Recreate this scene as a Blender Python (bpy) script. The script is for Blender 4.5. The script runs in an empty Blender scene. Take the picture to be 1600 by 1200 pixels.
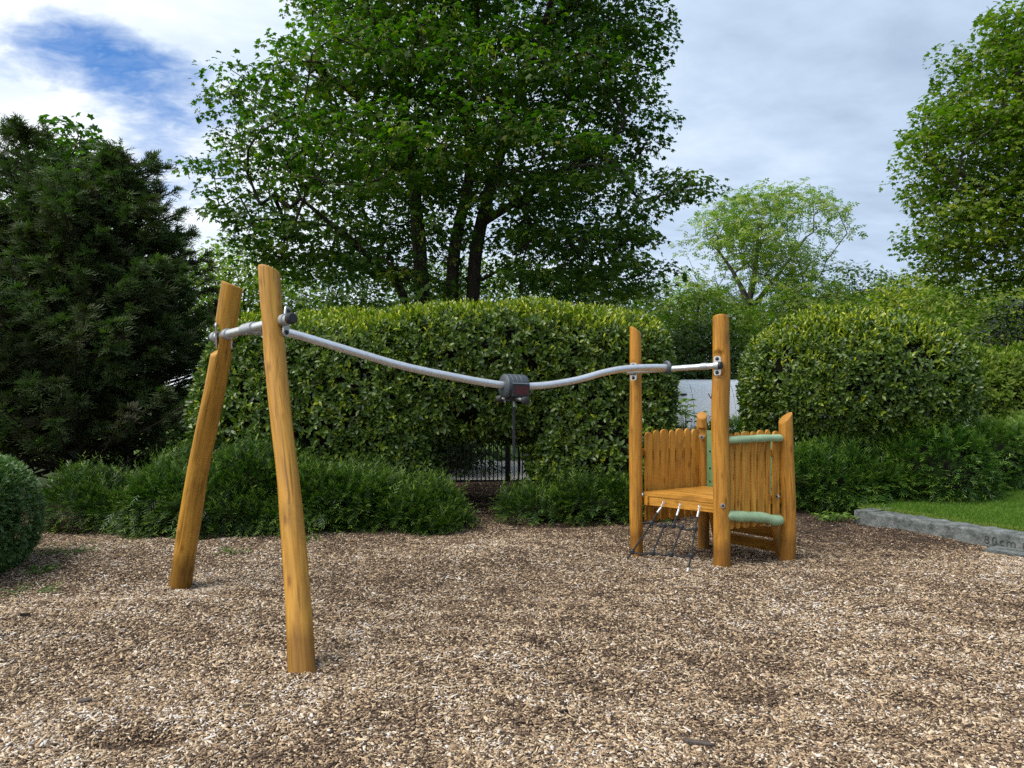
import bpy, math, random
import numpy as np
from mathutils import Vector

rng = np.random.default_rng(11)
random.seed(5)
SC = bpy.context.scene
COL = SC.collection
F, CX, CY, H = 1200.0, 800.0, 600.0, 1.6      # the camera: focal length in photo pixels, eye height in metres


def P(px, py, Y):
    return np.array([(px - CX) / F * Y, Y, H - (py - CY) / F * Y])


def nrm(a):
    a = np.asarray(a, float)
    return a / np.maximum(np.linalg.norm(a, axis=-1, keepdims=True), 1e-9)


# ------------------------------------------------------------------ linking
OFF = {}


def tag(o, label=None, cat=None, group=None, kind=None):
    if label: o['label'] = label
    if cat: o['category'] = cat
    if group: o['group'] = group
    if kind: o['kind'] = kind
    return o


def thing(name, label, cat, loc=(0, 0, 0), group=None):
    o = bpy.data.objects.new(name, None)
    COL.objects.link(o)
    o.location = tuple(float(v) for v in loc)
    o.empty_display_size = 0.2
    OFF[o.name] = np.array(loc, float)
    return tag(o, label, cat, group)


class MB:
    """collects verts, faces and a per-vertex grain vector, builds one mesh object"""
    def __init__(s):
        s.v, s.f, s.g, s.n = [], [], [], 0

    def add(s, v, f, g=None):
        v = np.asarray(v, float)
        s.v.append(v)
        s.g.append(np.asarray(g, float) if g is not None else v.copy())
        s.f += [tuple(i + s.n for i in q) for q in f]
        s.n += len(v)

    def build(s, name, mat, parent=None, smooth=False):
        V = np.concatenate(s.v)
        G = np.concatenate(s.g)
        off = OFF[parent.name] if parent else np.zeros(3)
        me = bpy.data.meshes.new(name)
        me.from_pydata((V - off).tolist(), [], s.f)
        a = me.attributes.new('grain', 'FLOAT_VECTOR', 'POINT')
        a.data.foreach_set('vector', G.astype(np.float32).ravel())
        if smooth:
            me.polygons.foreach_set('use_smooth', [True] * len(me.polygons))
            try: me.set_sharp_from_angle(angle=math.radians(38))
            except Exception: pass
        me.materials.append(mat)
        o = bpy.data.objects.new(name, me)
        COL.objects.link(o)
        if parent:
            o.parent = parent
        OFF[o.name] = off
        return o


def big_mesh(name, V, faces, tint, mat, parent=None):
    """V (n,3); faces: list of int arrays (m,k)"""
    off = OFF[parent.name] if parent else np.zeros(3)
    me = bpy.data.meshes.new(name)
    me.vertices.add(len(V))
    me.vertices.foreach_set('co', (V - off).astype(np.float32).ravel())
    loops = np.concatenate([f.ravel() for f in faces]).astype(np.int32)
    tot = np.concatenate([np.full(len(f), f.shape[1], np.int32) for f in faces])
    start = np.concatenate([[0], np.cumsum(tot)[:-1]]).astype(np.int32)
    me.loops.add(len(loops))
    me.loops.foreach_set('vertex_index', loops)
    me.polygons.add(len(tot))
    me.polygons.foreach_set('loop_start', start)
    me.polygons.foreach_set('loop_total', tot)
    if tint is not None:
        a = me.attributes.new('tint', 'FLOAT', 'POINT')
        a.data.foreach_set('value', tint.astype(np.float32))
    me.update(calc_edges=True)
    me.materials.append(mat)
    o = bpy.data.objects.new(name, me)
    COL.objects.link(o)
    if parent: o.parent = parent
    OFF[o.name] = off
    return o


def frames(d, n):
    d = nrm(d)
    x = nrm(np.cross(d, n))
    z = np.cross(x, d)
    return np.stack([x, d, z], axis=-1)          # columns: width, length, normal


class Leaves:
    """instances of a small template written out as real faces"""
    def __init__(s):
        s.V, s.F, s.T, s.n = [], {}, [], 0

    def add(s, tmpl, pos, fr, sc, tint):
        tv, tf = tmpl
        N, k = len(pos), len(tv)
        if N == 0: return
        sc = np.asarray(sc, float)
        if sc.ndim == 1: sc = np.repeat(sc[:, None], 3, 1)
        loc = tv[None] * sc[:, None, :]
        V = np.einsum('nij,nkj->nki', fr, loc) + pos[:, None, :]
        s.V.append(V.reshape(-1, 3))
        s.T.append(np.repeat(tint, k))
        base = (np.arange(N) * k + s.n)[:, None, None]
        for m in (3, 4):
            q = np.array([f for f in tf if len(f) == m])
            if len(q):
                s.F.setdefault(m, []).append((q[None] + base).reshape(-1, m))
        s.n += N * k

    def build(s, name, mat, parent=None):
        return big_mesh(name, np.concatenate(s.V), [np.concatenate(v) for v in s.F.values()],
                        np.concatenate(s.T), mat, parent)


# leaf templates: +Y to the tip, +Z the upper face
LAUREL = (np.array([[0, 0, 0], [-.17, .28, .05], [0, .3, 0], [.17, .28, .05], [-.2, .62, .04], [0, .64, -.02],
                    [.2, .62, .04], [0, 1, -.12]]),
          [(0, 2, 1), (0, 3, 2), (1, 2, 5, 4), (2, 3, 6, 5), (4, 5, 7), (5, 6, 7)])
_m = [(270, .12, 0), (335, .58, -.07), (8, .50, .0), (35, .85, -.1), (63, .56, .02), (90, 1.0, -.14), (117, .56, .02),
      (145, .85, -.1), (172, .50, .0), (205, .58, -.07)]
MAPLE = (np.array([[0, .35, .03]] + [[.62 * r * math.cos(math.radians(a)), .35 + .62 * r * math.sin(math.radians(a)), z]
                                     for a, r, z in _m]),
         [(0, i + 1, (i + 1) % 10 + 1) for i in range(10)])
RHOMB = (np.array([[0, 0, 0], [-.26, .45, .05], [0, 1, -.06], [.26, .45, .05], [0, .45, 0]]),
         [(0, 4, 2, 1), (0, 3, 2, 4)])
BLADE = (np.array([[-.12, 0, 0], [.12, 0, 0], [.09, .7, .02], [0, 1, -.03], [-.09, .7, .02]]),
         [(0, 1, 2, 4), (4, 2, 3)])
# pinnate leaf (ash): five leaflets
_v, _f = [], []
for (bx, by, ang, ln) in [(0, .55, 0, .5), (0, .5, 58, .42), (0, .5, -58, .42), (0, .22, 68, .38), (0, .22, -68, .38)]:
    a = math.radians(ang)
    dx, dy = math.sin(a), math.cos(a)
    k = len(_v)
    _v += [[bx, by, 0], [bx + dx * ln * .5 - dy * .1, by + dy * ln * .5 + dx * .1, .02], [bx + dx * ln, by + dy * ln, -.07],
           [bx + dx * ln * .5 + dy * .1, by + dy * ln * .5 - dx * .1, .02]]
    _f.append((k, k + 3, k + 2, k + 1))
PINNATE = (np.array(_v), _f)
CHIP = (np.array([[-.5, -.5, 0], [.5, -.42, 0], [.42, .5, 0], [-.46, .44, 0], [-.46, -.5, 1], [.47, -.4, 1], [.4, .5, .8],
                  [-.44, .42, .8]]),
        [(4, 5, 6, 7), (0, 1, 5, 4), (1, 2, 6, 5), (2, 3, 7, 6), (3, 0, 4, 7)])


# ------------------------------------------------------------------ materials
def new_mat(name):
    m = bpy.data.materials.new(name)
    m.use_nodes = True
    nt = m.node_tree
    return m, nt, nt.nodes['Principled BSDF'], nt.nodes['Material Output']


def nd(nt, typ, **kw):
    n = nt.nodes.new(typ)
    for k, v in kw.items():
        if k == 'inp':
            for a, b in v.items(): n.inputs[a].default_value = b
        else:
            setattr(n, k, v)
    return n


def ramp(nt, src, stops):
    r = nt.nodes.new('ShaderNodeValToRGB')
    e = r.color_ramp.elements
    while len(e) < len(stops): e.new(.5)
    for i, (p, c) in enumerate(stops):
        e[i].position = p
        e[i].color = tuple(c) + (1,) if len(c) == 3 else c
    nt.links.new(src, r.inputs[0])
    return r


def foliage_mat(name, stops, rough=.45, spec=.5, trans=.3, tcol=(.25, .45, .05)):
    m, nt, p, out = new_mat(name)
    at = nd(nt, 'ShaderNodeAttribute', attribute_name='tint')
    r = ramp(nt, at.outputs['Fac'], stops)
    nt.links.new(r.outputs[0], p.inputs['Base Color'])
    p.inputs['Roughness'].default_value = rough
    p.inputs['Specular IOR Level'].default_value = spec
    t = nd(nt, 'ShaderNodeBsdfTranslucent')
    mixc = nd(nt, 'ShaderNodeMix', data_type='RGBA', blend_type='MULTIPLY')
    mixc.inputs[0].default_value = 1
    nt.links.new(r.outputs[0], mixc.inputs[6])
    mixc.inputs[7].default_value = (tcol[0] * 4, tcol[1] * 4, tcol[2] * 4, 1)
    nt.links.new(mixc.outputs[2], t.inputs[0])
    mx = nd(nt, 'ShaderNodeMixShader')
    mx.inputs[0].default_value = trans
    nt.links.new(p.outputs[0], mx.inputs[1])
    nt.links.new(t.outputs[0], mx.inputs[2])
    nt.links.new(mx.outputs[0], out.inputs[0])
    return m


def bark_mat(name, c0, c1, scale=6):
    m, nt, p, out = new_mat(name)
    tc = nd(nt, 'ShaderNodeTexCoord')
    mp = nd(nt, 'ShaderNodeMapping')
    mp.inputs['Scale'].default_value = (scale, scale, scale * .25)
    nt.links.new(tc.outputs['Object'], mp.inputs[0])
    n = nd(nt, 'ShaderNodeTexNoise', inp={'Scale': 3.0, 'Detail': 8.0, 'Roughness': .65})
    nt.links.new(mp.outputs[0], n.inputs[0])
    r = ramp(nt, n.outputs[0], [(.3, c0), (.7, c1)])
    nt.links.new(r.outputs[0], p.inputs['Base Color'])
    b = nd(nt, 'ShaderNodeBump', inp={'Strength': .8, 'Distance': .02})
    nt.links.new(n.outputs[0], b.inputs['Height'])
    nt.links.new(b.outputs[0], p.inputs['Normal'])
    p.inputs['Roughness'].default_value = .9
    p.inputs['Specular IOR Level'].default_value = .15
    return m


def wood_mat(name, c0, c1, c2, rough=.5, sc=1.0):
    """oiled larch: long streaks, checks and knots running along the grain attribute (z = length)"""
    m, nt, p, out = new_mat(name)
    L = nt.links
    at = nd(nt, 'ShaderNodeAttribute', attribute_name='grain')
    mp = nd(nt, 'ShaderNodeMapping')
    mp.inputs['Scale'].default_value = (38 * sc, 38 * sc, 2.2 * sc)
    L.new(at.outputs['Vector'], mp.inputs[0])
    n = nd(nt, 'ShaderNodeTexNoise', inp={'Scale': 1.0, 'Detail': 6.0, 'Roughness': .6, 'Distortion': .8})
    L.new(mp.outputs[0], n.inputs[0])
    r = ramp(nt, n.outputs[0], [(.28, c0), (.5, c1), (.74, c2)])
    mp2 = nd(nt, 'ShaderNodeMapping')
    mp2.inputs['Scale'].default_value = (6, 6, 1.6)
    L.new(at.outputs['Vector'], mp2.inputs[0])
    n2 = nd(nt, 'ShaderNodeTexNoise', inp={'Scale': 1.0, 'Detail': 4.0, 'Roughness': .6, 'Distortion': 1.5})
    L.new(mp2.outputs[0], n2.inputs[0])
    r2 = ramp(nt, n2.outputs[0], [(.3, (.50, .47, .45)), (.5, (.95, .95, .95)), (.75, (1.2, 1.15, 1.05))])
    mul = nd(nt, 'ShaderNodeMix', data_type='RGBA', blend_type='MULTIPLY')
    mul.inputs[0].default_value = .75
    L.new(r.outputs[0], mul.inputs[6]); L.new(r2.outputs[0], mul.inputs[7])
    # drying checks: thin dark grain-long cracks
    mp3 = nd(nt, 'ShaderNodeMapping')
    mp3.inputs['Scale'].default_value = (30, 30, 1.3)
    mp3.inputs['Location'].default_value = (7, 3, 1)
    L.new(at.outputs['Vector'], mp3.inputs[0])
    n3 = nd(nt, 'ShaderNodeTexNoise', inp={'Scale': 1.0, 'Detail': 3.0, 'Roughness': .5, 'Distortion': 2.0})
    L.new(mp3.outputs[0], n3.inputs[0])
    r3 = ramp(nt, n3.outputs[0], [(.34, (.34, .29, .25)), (.375, (1, 1, 1))])
    # knots
    mp4 = nd(nt, 'ShaderNodeMapping')
    mp4.inputs['Scale'].default_value = (9, 9, 3.6)
    L.new(at.outputs['Vector'], mp4.inputs[0])
    v = nd(nt, 'ShaderNodeTexVoronoi', inp={'Scale': 1.0, 'Randomness': 1.0})
    L.new(mp4.outputs[0], v.inputs[0])
    r4 = ramp(nt, v.outputs['Distance'], [(.07, (.45, .36, .28)), (.13, (.8, .76, .7)), (.2, (1, 1, 1))])
    m2 = nd(nt, 'ShaderNodeMix', data_type='RGBA', blend_type='MULTIPLY'); m2.inputs[0].default_value = .6
    L.new(mul.outputs[2], m2.inputs[6]); L.new(r3.outputs[0], m2.inputs[7])
    m3 = nd(nt, 'ShaderNodeMix', data_type='RGBA', blend_type='MULTIPLY'); m3.inputs[0].default_value = .8
    L.new(m2.outputs[2], m3.inputs[6]); L.new(r4.outputs[0], m3.inputs[7])
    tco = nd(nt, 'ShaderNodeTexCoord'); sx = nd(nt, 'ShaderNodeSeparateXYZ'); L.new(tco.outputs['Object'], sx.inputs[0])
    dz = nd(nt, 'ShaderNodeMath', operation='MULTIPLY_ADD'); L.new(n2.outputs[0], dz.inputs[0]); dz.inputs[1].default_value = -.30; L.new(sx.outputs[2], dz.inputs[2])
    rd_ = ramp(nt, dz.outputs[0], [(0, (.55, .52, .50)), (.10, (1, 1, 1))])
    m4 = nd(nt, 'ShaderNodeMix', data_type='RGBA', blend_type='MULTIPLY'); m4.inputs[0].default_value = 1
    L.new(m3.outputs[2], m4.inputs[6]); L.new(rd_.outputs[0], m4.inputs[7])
    L.new(m4.outputs[2], p.inputs['Base Color'])
    b = nd(nt, 'ShaderNodeBump', inp={'Strength': .35, 'Distance': .004})
    L.new(n.outputs[0], b.inputs['Height'])
    L.new(b.outputs[0], p.inputs['Normal'])
    p.inputs['Roughness'].default_value = rough
    p.inputs['Specular IOR Level'].default_value = .35
    return m


def plain_mat(name, c, rough=.5, metal=0.0, var=.25, scale=30, bump=.15, spec=.5):
    m, nt, p, out = new_mat(name)
    tc = nd(nt, 'ShaderNodeTexCoord')
    n = nd(nt, 'ShaderNodeTexNoise', inp={'Scale': scale, 'Detail': 5.0, 'Roughness': .65})
    nt.links.new(tc.outputs['Object'], n.inputs[0])
    c = np.array(c)
    r = ramp(nt, n.outputs[0], [(.3, tuple(c * (1 - var))), (.7, tuple(np.minimum(c * (1 + var), 1)))])
    nt.links.new(r.outputs[0], p.inputs['Base Color'])
    p.inputs['Roughness'].default_value = rough
    p.inputs['Metallic'].default_value = metal
    p.inputs['Specular IOR Level'].default_value = spec
    if bump:
        b = nd(nt, 'ShaderNodeBump', inp={'Strength': bump, 'Distance': .004})
        nt.links.new(n.outputs[0], b.inputs['Height'])
        nt.links.new(b.outputs[0], p.inputs['Normal'])
    return m


def ground_mat(name, stops, scale, fine=60.0, rough=.95, bumpd=.02):
    m, nt, p, out = new_mat(name)
    L = nt.links
    tc = nd(nt, 'ShaderNodeTexCoord')
    n1 = nd(nt, 'ShaderNodeTexNoise', inp={'Scale': scale, 'Detail': 6.0, 'Roughness': .6})
    n2 = nd(nt, 'ShaderNodeTexNoise', inp={'Scale': fine, 'Detail': 6.0, 'Roughness': .7})
    L.new(tc.outputs['Object'], n1.inputs[0]); L.new(tc.outputs['Object'], n2.inputs[0])
    ad = nd(nt, 'ShaderNodeMath', operation='MULTIPLY_ADD')
    L.new(n2.outputs[0], ad.inputs[0]); ad.inputs[1].default_value = .9
    sb = nd(nt, 'ShaderNodeMath', operation='MULTIPLY_ADD')
    L.new(n1.outputs[0], sb.inputs[0]); sb.inputs[1].default_value = .6; sb.inputs[2].default_value = -.25
    L.new(sb.outputs[0], ad.inputs[2])
    r = ramp(nt, ad.outputs[0], stops)
    L.new(r.outputs[0], p.inputs['Base Color'])
    b = nd(nt, 'ShaderNodeBump', inp={'Strength': .8, 'Distance': bumpd})
    L.new(n2.outputs[0], b.inputs['Height']); L.new(b.outputs[0], p.inputs['Normal'])
    p.inputs['Roughness'].default_value = rough
    p.inputs['Specular IOR Level'].default_value = .2
    return m


M = {}
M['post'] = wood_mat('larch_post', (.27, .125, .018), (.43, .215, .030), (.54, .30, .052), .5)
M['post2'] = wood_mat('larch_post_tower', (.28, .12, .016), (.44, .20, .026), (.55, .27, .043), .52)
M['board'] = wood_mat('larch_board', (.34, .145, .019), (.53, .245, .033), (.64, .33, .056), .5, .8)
M['rail_green'] = plain_mat('green_paint', (.30, .43, .25), .5, 0, .18, 14, .15)
M['board_green'] = plain_mat('green_board', (.14, .27, .13), .5, 0, .15, 20, .2)
M['steel'] = plain_mat('galvanised_steel', (.68, .70, .72), .40, .8, .1, 25, 0)
M['steel_dull'] = plain_mat('dull_steel', (.42, .45, .48), .5, .7, .2, 40, .1)
M['rubber'] = plain_mat('black_rubber', (.018, .019, .022), .6, 0, .3, 60, .1)
M['casing'] = plain_mat('grey_casing', (.045, .058, .07), .5, 0, .2, 40, .1)
M['red'] = plain_mat('red_panel', (.06, .008, .008), .5, 0, .3, 30, .0)
M['rope'] = plain_mat('black_rope', (.012, .013, .016), .8, 0, .4, 200, .5)
M['ferrule'] = plain_mat('ferrule_alu', (.50, .52, .54), .4, .5, .15, 60, .05)
M['concrete'] = None
M['iron'] = plain_mat('black_iron', (.012, .012, .013), .5, .3, .3, 40, .1)
M['white'] = plain_mat('white_panel', (.82, .84, .85), .35, 0, .04, 3, .0)
M['tyre'] = plain_mat('tyre', (.02, .02, .02), .85, 0, .2, 40, .2)
M['glass'] = plain_mat('dark_glass', (.02, .025, .03), .08, 0, .1, 3, 0)
M['bark_dark'] = bark_mat('bark_dark', (.018, .014, .010), (.07, .055, .042))
M['bark_grey'] = bark_mat('bark_grey', (.05, .045, .038), (.16, .145, .12))
M['core_shade'] = bark_mat('core_shade', (.008, .008, .005), (.022, .020, .012), 12)  # near-black colour of the shrub cores, painted to read as deep shade
M['maple'] = foliage_mat('maple_leaf', [(0, (.024, .048, .009)), (.5, (.050, .098, .013)), (.8, (.110, .165, .016)), (1, (.21, .215, .022))], .5, .25, .4)
M['maple2'] = foliage_mat('maple_leaf_light', [(0, (.05, .085, .010)), (.5, (.11, .165, .014)), (1, (.25, .27, .022))], .5, .25, .32)
M['laurel'] = foliage_mat('laurel_leaf', [(0, (.028, .055, .012)), (.5, (.095, .155, .024)), (.7, (.165, .225, .026)), (.85, (.22, .275, .014)), (1, (.40, .42, .022))], .32, .45, .16)
M['yew'] = foliage_mat('yew_needle', [(0, (.014, .038, .008)), (.5, (.038, .082, .012)), (1, (.145, .225, .024))], .45, .35, .15)
M['yewlight'] = foliage_mat('yew_needle_light', [(0, (.022, .062, .010)), (.5, (.055, .125, .016)), (1, (.15, .24, .026))], .45, .4, .15)
M['box'] = foliage_mat('box_leaf', [(0, (.030, .075, .022)), (.5, (.065, .14, .036)), (1, (.17, .26, .09))], .4, .5, .12)
M['cypress'] = foliage_mat('cypress_scale', [(0, (.055, .052, .028)), (.35, (.062, .078, .030)), (.7, (.068, .115, .034)), (1, (.17, .20, .08))], .6, .25, .18)
M['ash'] = foliage_mat('ash_leaf', [(0, (.12, .165, .025)), (.6, (.22, .28, .04)), (1, (.34, .38, .07))], .45, .4, .3)
M['wood_tree'] = foliage_mat('woodland_leaf', [(0, (.065, .10, .014)), (.6, (.135, .19, .022)), (1, (.25, .29, .035))], .6, .2, .25)
M['wood_dark'] = foliage_mat('woodland_leaf_dark', [(0, (.026, .05, .014)), (.6, (.06, .10, .026)), (1, (.12, .165, .045))], .6, .2, .2)
M['wood_yellow'] = foliage_mat('woodland_leaf_yellow', [(0, (.11, .145, .014)), (.6, (.22, .25, .02)), (1, (.34, .34, .03))], .6, .2, .25)
M['holly'] = foliage_mat('purple_leaf', [(0, (.015, .018, .018)), (.6, (.03, .036, .034)), (1, (.055, .062, .055))], .4, .4, .1)
M['grass'] = foliage_mat('grass_blade', [(0, (.05, .11, .012)), (.6, (.10, .20, .022)), (1, (.24, .27, .06))], .5, .3, .25)
M['weed'] = foliage_mat('weed_leaf', [(0, (.07, .13, .025)), (1, (.18, .27, .05))], .5, .3, .25)


def chips_mat():
    m, nt, p, out = new_mat('wood_chip')
    L = nt.links
    at = nd(nt, 'ShaderNodeAttribute', attribute_name='tint')
    r = ramp(nt, at.outputs['Fac'], [(0, (.030, .022, .018)), (.22, (.075, .053, .040)), (.42, (.17, .12, .085)), (.62, (.34, .24, .15)),
                                     (.78, (.52, .39, .25)), (.92, (.67, .545, .385)), (1, (.66, .62, .57))])
    tc = nd(nt, 'ShaderNodeTexCoord')
    n = nd(nt, 'ShaderNodeTexNoise', inp={'Scale': 160.0, 'Detail': 3.0})
    L.new(tc.outputs['Object'], n.inputs[0])
    rr = ramp(nt, n.outputs[0], [(.3, (.75, .72, .70)), (.7, (1.1, 1.1, 1.1))])
    mx = nd(nt, 'ShaderNodeMix', data_type='RGBA', blend_type='MULTIPLY'); mx.inputs[0].default_value = 1
    L.new(r.outputs[0], mx.inputs[6]); L.new(rr.outputs[0], mx.inputs[7])
    L.new(mx.outputs[2], p.inputs['Base Color'])
    p.inputs['Roughness'].default_value = .9
    p.inputs['Specular IOR Level'].default_value = .1
    return m


M['chip'] = chips_mat()


def concrete_mat():
    m, nt, p, out = new_mat('old_concrete')
    L = nt.links
    tc = nd(nt, 'ShaderNodeTexCoord')
    n1 = nd(nt, 'ShaderNodeTexNoise', inp={'Scale': 9.0, 'Detail': 8.0, 'Roughness': .7})
    n2 = nd(nt, 'ShaderNodeTexNoise', inp={'Scale': 55.0, 'Detail': 5.0, 'Roughness': .7})
    L.new(tc.outputs['Object'], n1.inputs[0]); L.new(tc.outputs['Object'], n2.inputs[0])
    r1 = ramp(nt, n1.outputs[0], [(.36, (.05, .06, .055)), (.5, (.13, .145, .14)), (.68, (.25, .265, .26))])
    r2 = ramp(nt, n2.outputs[0], [(.35, (.55, .55, .55)), (.55, (1, 1, 1))])
    mx = nd(nt, 'ShaderNodeMix', data_type='RGBA', blend_type='MULTIPLY'); mx.inputs[0].default_value = .8
    L.new(r1.outputs[0], mx.inputs[6]); L.new(r2.outputs[0], mx.inputs[7])
    L.new(mx.outputs[2], p.inputs['Base Color'])
    b = nd(nt, 'ShaderNodeBump', inp={'Strength': .8, 'Distance': .012})
    L.new(n2.outputs[0], b.inputs['Height']); L.new(b.outputs[0], p.inputs['Normal'])
    p.inputs['Roughness'].default_value = .9
    return m


M['concrete'] = concrete_mat()
M['soil'] = ground_mat('chip_soil', [(.25, (.018, .013, .010)), (.45, (.06, .042, .03)), (.62, (.15, .105, .07)), (.78, (.32, .23, .145))], 1.2, 55.0)
M['ground'] = ground_mat('earth', [(.25, (.015, .022, .010)), (.5, (.035, .05, .018)), (.75, (.07, .09, .03))], .6, 30.0)
M['lawn'] = ground_mat('lawn', [(.25, (.05, .085, .012)), (.5, (.085, .15, .02)), (.75, (.13, .2, .035))], 1.5, 80.0)
M['path'] = ground_mat('gravel_path', [(.25, (.50, .47, .42)), (.5, (.60, .56, .50)), (.75, (.68, .64, .58))], 2.0, 90.0)


# ------------------------------------------------------------------ shape helpers
def axis_frames(pts):
    pts = np.asarray(pts, float)
    t = nrm(np.gradient(pts, axis=0))
    ref = np.array([0., -1., 0.]) if abs(t[0][1]) < .8 else np.array([1., 0, 0])
    a = []
    for k in range(len(pts)):
        r = ref - t[k] * ref.dot(t[k])
        r = r / np.linalg.norm(r)
        a.append(r); ref = r
    a = np.array(a)
    b = np.cross(t, a)
    return t, a, b


def tube(mb, pts, rad, sides=12, cap=True):
    pts = np.asarray(pts, float)
    n = len(pts)
    rad = np.broadcast_to(np.asarray(rad, float), (n,))
    t, a, b = axis_frames(pts)
    th = np.linspace(0, 2 * np.pi, sides, endpoint=False)
    s = np.concatenate([[0], np.cumsum(np.linalg.norm(np.diff(pts, axis=0), axis=1))])
    V, G = [], []
    for i in range(n):
        V.append(pts[i] + rad[i] * (np.cos(th)[:, None] * a[i] + np.sin(th)[:, None] * b[i]))
        G.append(np.stack([rad[i] * np.cos(th), rad[i] * np.sin(th), np.full(sides, s[i])], 1))
    f = [(i * sides + j, i * sides + (j + 1) % sides, (i + 1) * sides + (j + 1) % sides, (i + 1) * sides + j)
         for i in range(n - 1) for j in range(sides)]
    if cap:
        f.append(tuple(reversed(range(sides))))
        f.append(tuple((n - 1) * sides + j for j in range(sides)))
    mb.add(np.concatenate(V), f, np.concatenate(G))


def spline(pts, n):
    pts = np.asarray(pts, float)
    k = len(pts)
    u = np.linspace(0, k - 1, n)
    i = np.minimum(u.astype(int), k - 2)
    t = (u - i)[:, None]
    p0 = pts[np.maximum(i - 1, 0)]; p1 = pts[i]; p2 = pts[i + 1]; p3 = pts[np.minimum(i + 2, k - 1)]
    return .5 * ((2 * p1) + (-p0 + p2) * t + (2 * p0 - 5 * p1 + 4 * p2 - p3) * t ** 2 + (-p0 + 3 * p1 - 3 * p2 + p3) * t ** 3)


def prism(mb, poly, O, U, V, N, t, goff=(0, 0, 0), swap=False):
    """2-D outline in (U, V) pushed out by t along N"""
    O, U, V, N = (np.asarray(x, float) for x in (O, U, V, N))
    poly = np.asarray(poly, float)
    k = len(poly)
    base = O + poly[:, :1] * U + poly[:, 1:] * V
    v = np.concatenate([base, base + N * t])
    if swap:
        g = np.concatenate([np.stack([poly[:, 1], np.zeros(k), poly[:, 0]], 1), np.stack([poly[:, 1], np.full(k, t), poly[:, 0]], 1)])
    else:
        g = np.concatenate([np.stack([poly[:, 0], np.zeros(k), poly[:, 1]], 1), np.stack([poly[:, 0], np.full(k, t), poly[:, 1]], 1)])
    f = [tuple(reversed(range(k))), tuple(range(k, 2 * k))] + [(i, (i + 1) % k, k + (i + 1) % k, k + i) for i in range(k)]
    mb.add(v, f, g + np.asarray(goff))


def box(mb, c, U, V, N, su, sv, sn, swap=False):
    prism(mb, [(-su / 2, -sv / 2), (su / 2, -sv / 2), (su / 2, sv / 2), (-su / 2, sv / 2)],
          np.asarray(c) - np.asarray(N) * sn / 2, U, V, N, sn, rng.uniform(0, 9, 3), swap)


def dome(mb, c, axis, r, h, sides=12):
    axis = nrm(axis)
    pts, rad = [], []
    for u in np.linspace(0, 1, 6):
        pts.append(np.asarray(c) + axis * h * math.sin(u * math.pi / 2)); rad.append(max(r * math.cos(u * math.pi / 2), 1e-4))
    tube(mb, pts, rad, sides)


def log(name, pts, r0, r1, mat, parent, slope=(0, 0), notches=(), seed=0, rings=90, sides=36, wav=.035):
    """debarked round pole with an uneven girth, flat notches and an obliquely sawn top"""
    g = np.random.default_rng(seed)
    c = spline(pts, rings)
    t, a, b = axis_frames(c)
    s = np.concatenate([[0], np.cumsum(np.linalg.norm(np.diff(c, axis=0), axis=1))])
    Ltot = s[-1]
    th = np.linspace(0, 2 * np.pi, sides, endpoint=False)
    ph = g.uniform(0, 6.28, 8)
    V, G = [], []
    go = g.uniform(0, 20, 3)
    for i in range(rings):
        u = s[i] / Ltot
        R = r0 + (r1 - r0) * u
        R *= 1 + .025 * math.sin(s[i] * 3.1 + ph[0]) + .015 * math.sin(s[i] * 7.3 + ph[1])
        rr = R * (1 + wav * np.sin(2 * th + ph[2] + s[i] * 1.7) + wav * .6 * np.sin(3 * th + ph[3] - s[i] * 2.9)
                  + .010 * np.sin(5 * th + ph[4] + s[i] * 9) + .006 * np.sin(9 * th + ph[5] - s[i] * 15))
        off = rr[:, None] * (np.cos(th)[:, None] * a[i] + np.sin(th)[:, None] * b[i])
        for (s0, s1, d, k, ease) in notches:
            d = nrm(d)
            w = 0
            if s0 <= s[i] <= s1: w = 1
            elif s0 - ease < s[i] < s0: w = 1 - (s0 - s[i]) / ease
            elif s1 < s[i] < s1 + ease: w = 1 - (s[i] - s1) / ease
            if w > 0:
                pr = off @ d
                lim = R * (1.05 + (k - 1.05) * w)
                ex = np.maximum(pr - lim, 0)
                off = off - ex[:, None] * d
        v = c[i] + off
        w = max(0, 1 - (Ltot - s[i]) / .22)
        v = v + t[i] * ((off @ np.array([slope[0], slope[1], 0.])) * w)[:, None]
        V.append(v)
        G.append(np.stack([rr * np.cos(th), rr * np.sin(th), np.full(sides, s[i])], 1) + go)
    # rounded rim and sawn top
    top = V[-1]; cen = top.mean(0)
    V.append(cen + (top - cen) * .955 + t[-1] * .008); G.append(G[-1] * .97)
    V.append(cen + (top - cen) * .86 + t[-1] * .011); G.append(G[-1] * .9)
    n = len(V)
    f = [(i * sides + j, i * sides + (j + 1) % sides, (i + 1) * sides + (j + 1) % sides, (i + 1) * sides + j)
         for i in range(n - 1) for j in range(sides)]
    VV = np.concatenate(V + [[cen + t[-1] * .011]])
    GG = np.concatenate(G + [[go]])
    f += [((n - 1) * sides + j, (n - 1) * sides + (j + 1) % sides, n * sides) for j in range(sides)]
    mb = MB(); mb.add(VV, f, GG)
    return mb.build(name, mat, parent, smooth=True)


# ------------------------------------------------------------------ camera, light, sky
cam = bpy.data.cameras.new('camera')
cam.sensor_width = 36
cam.lens = F / 1600 * 36
cam.clip_end = 2000
co = bpy.data.objects.new('camera', cam)
COL.objects.link(co)
co.location = (0, 0, H)
co.rotation_euler = (math.radians(90), 0, 0)
SC.camera = co

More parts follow.
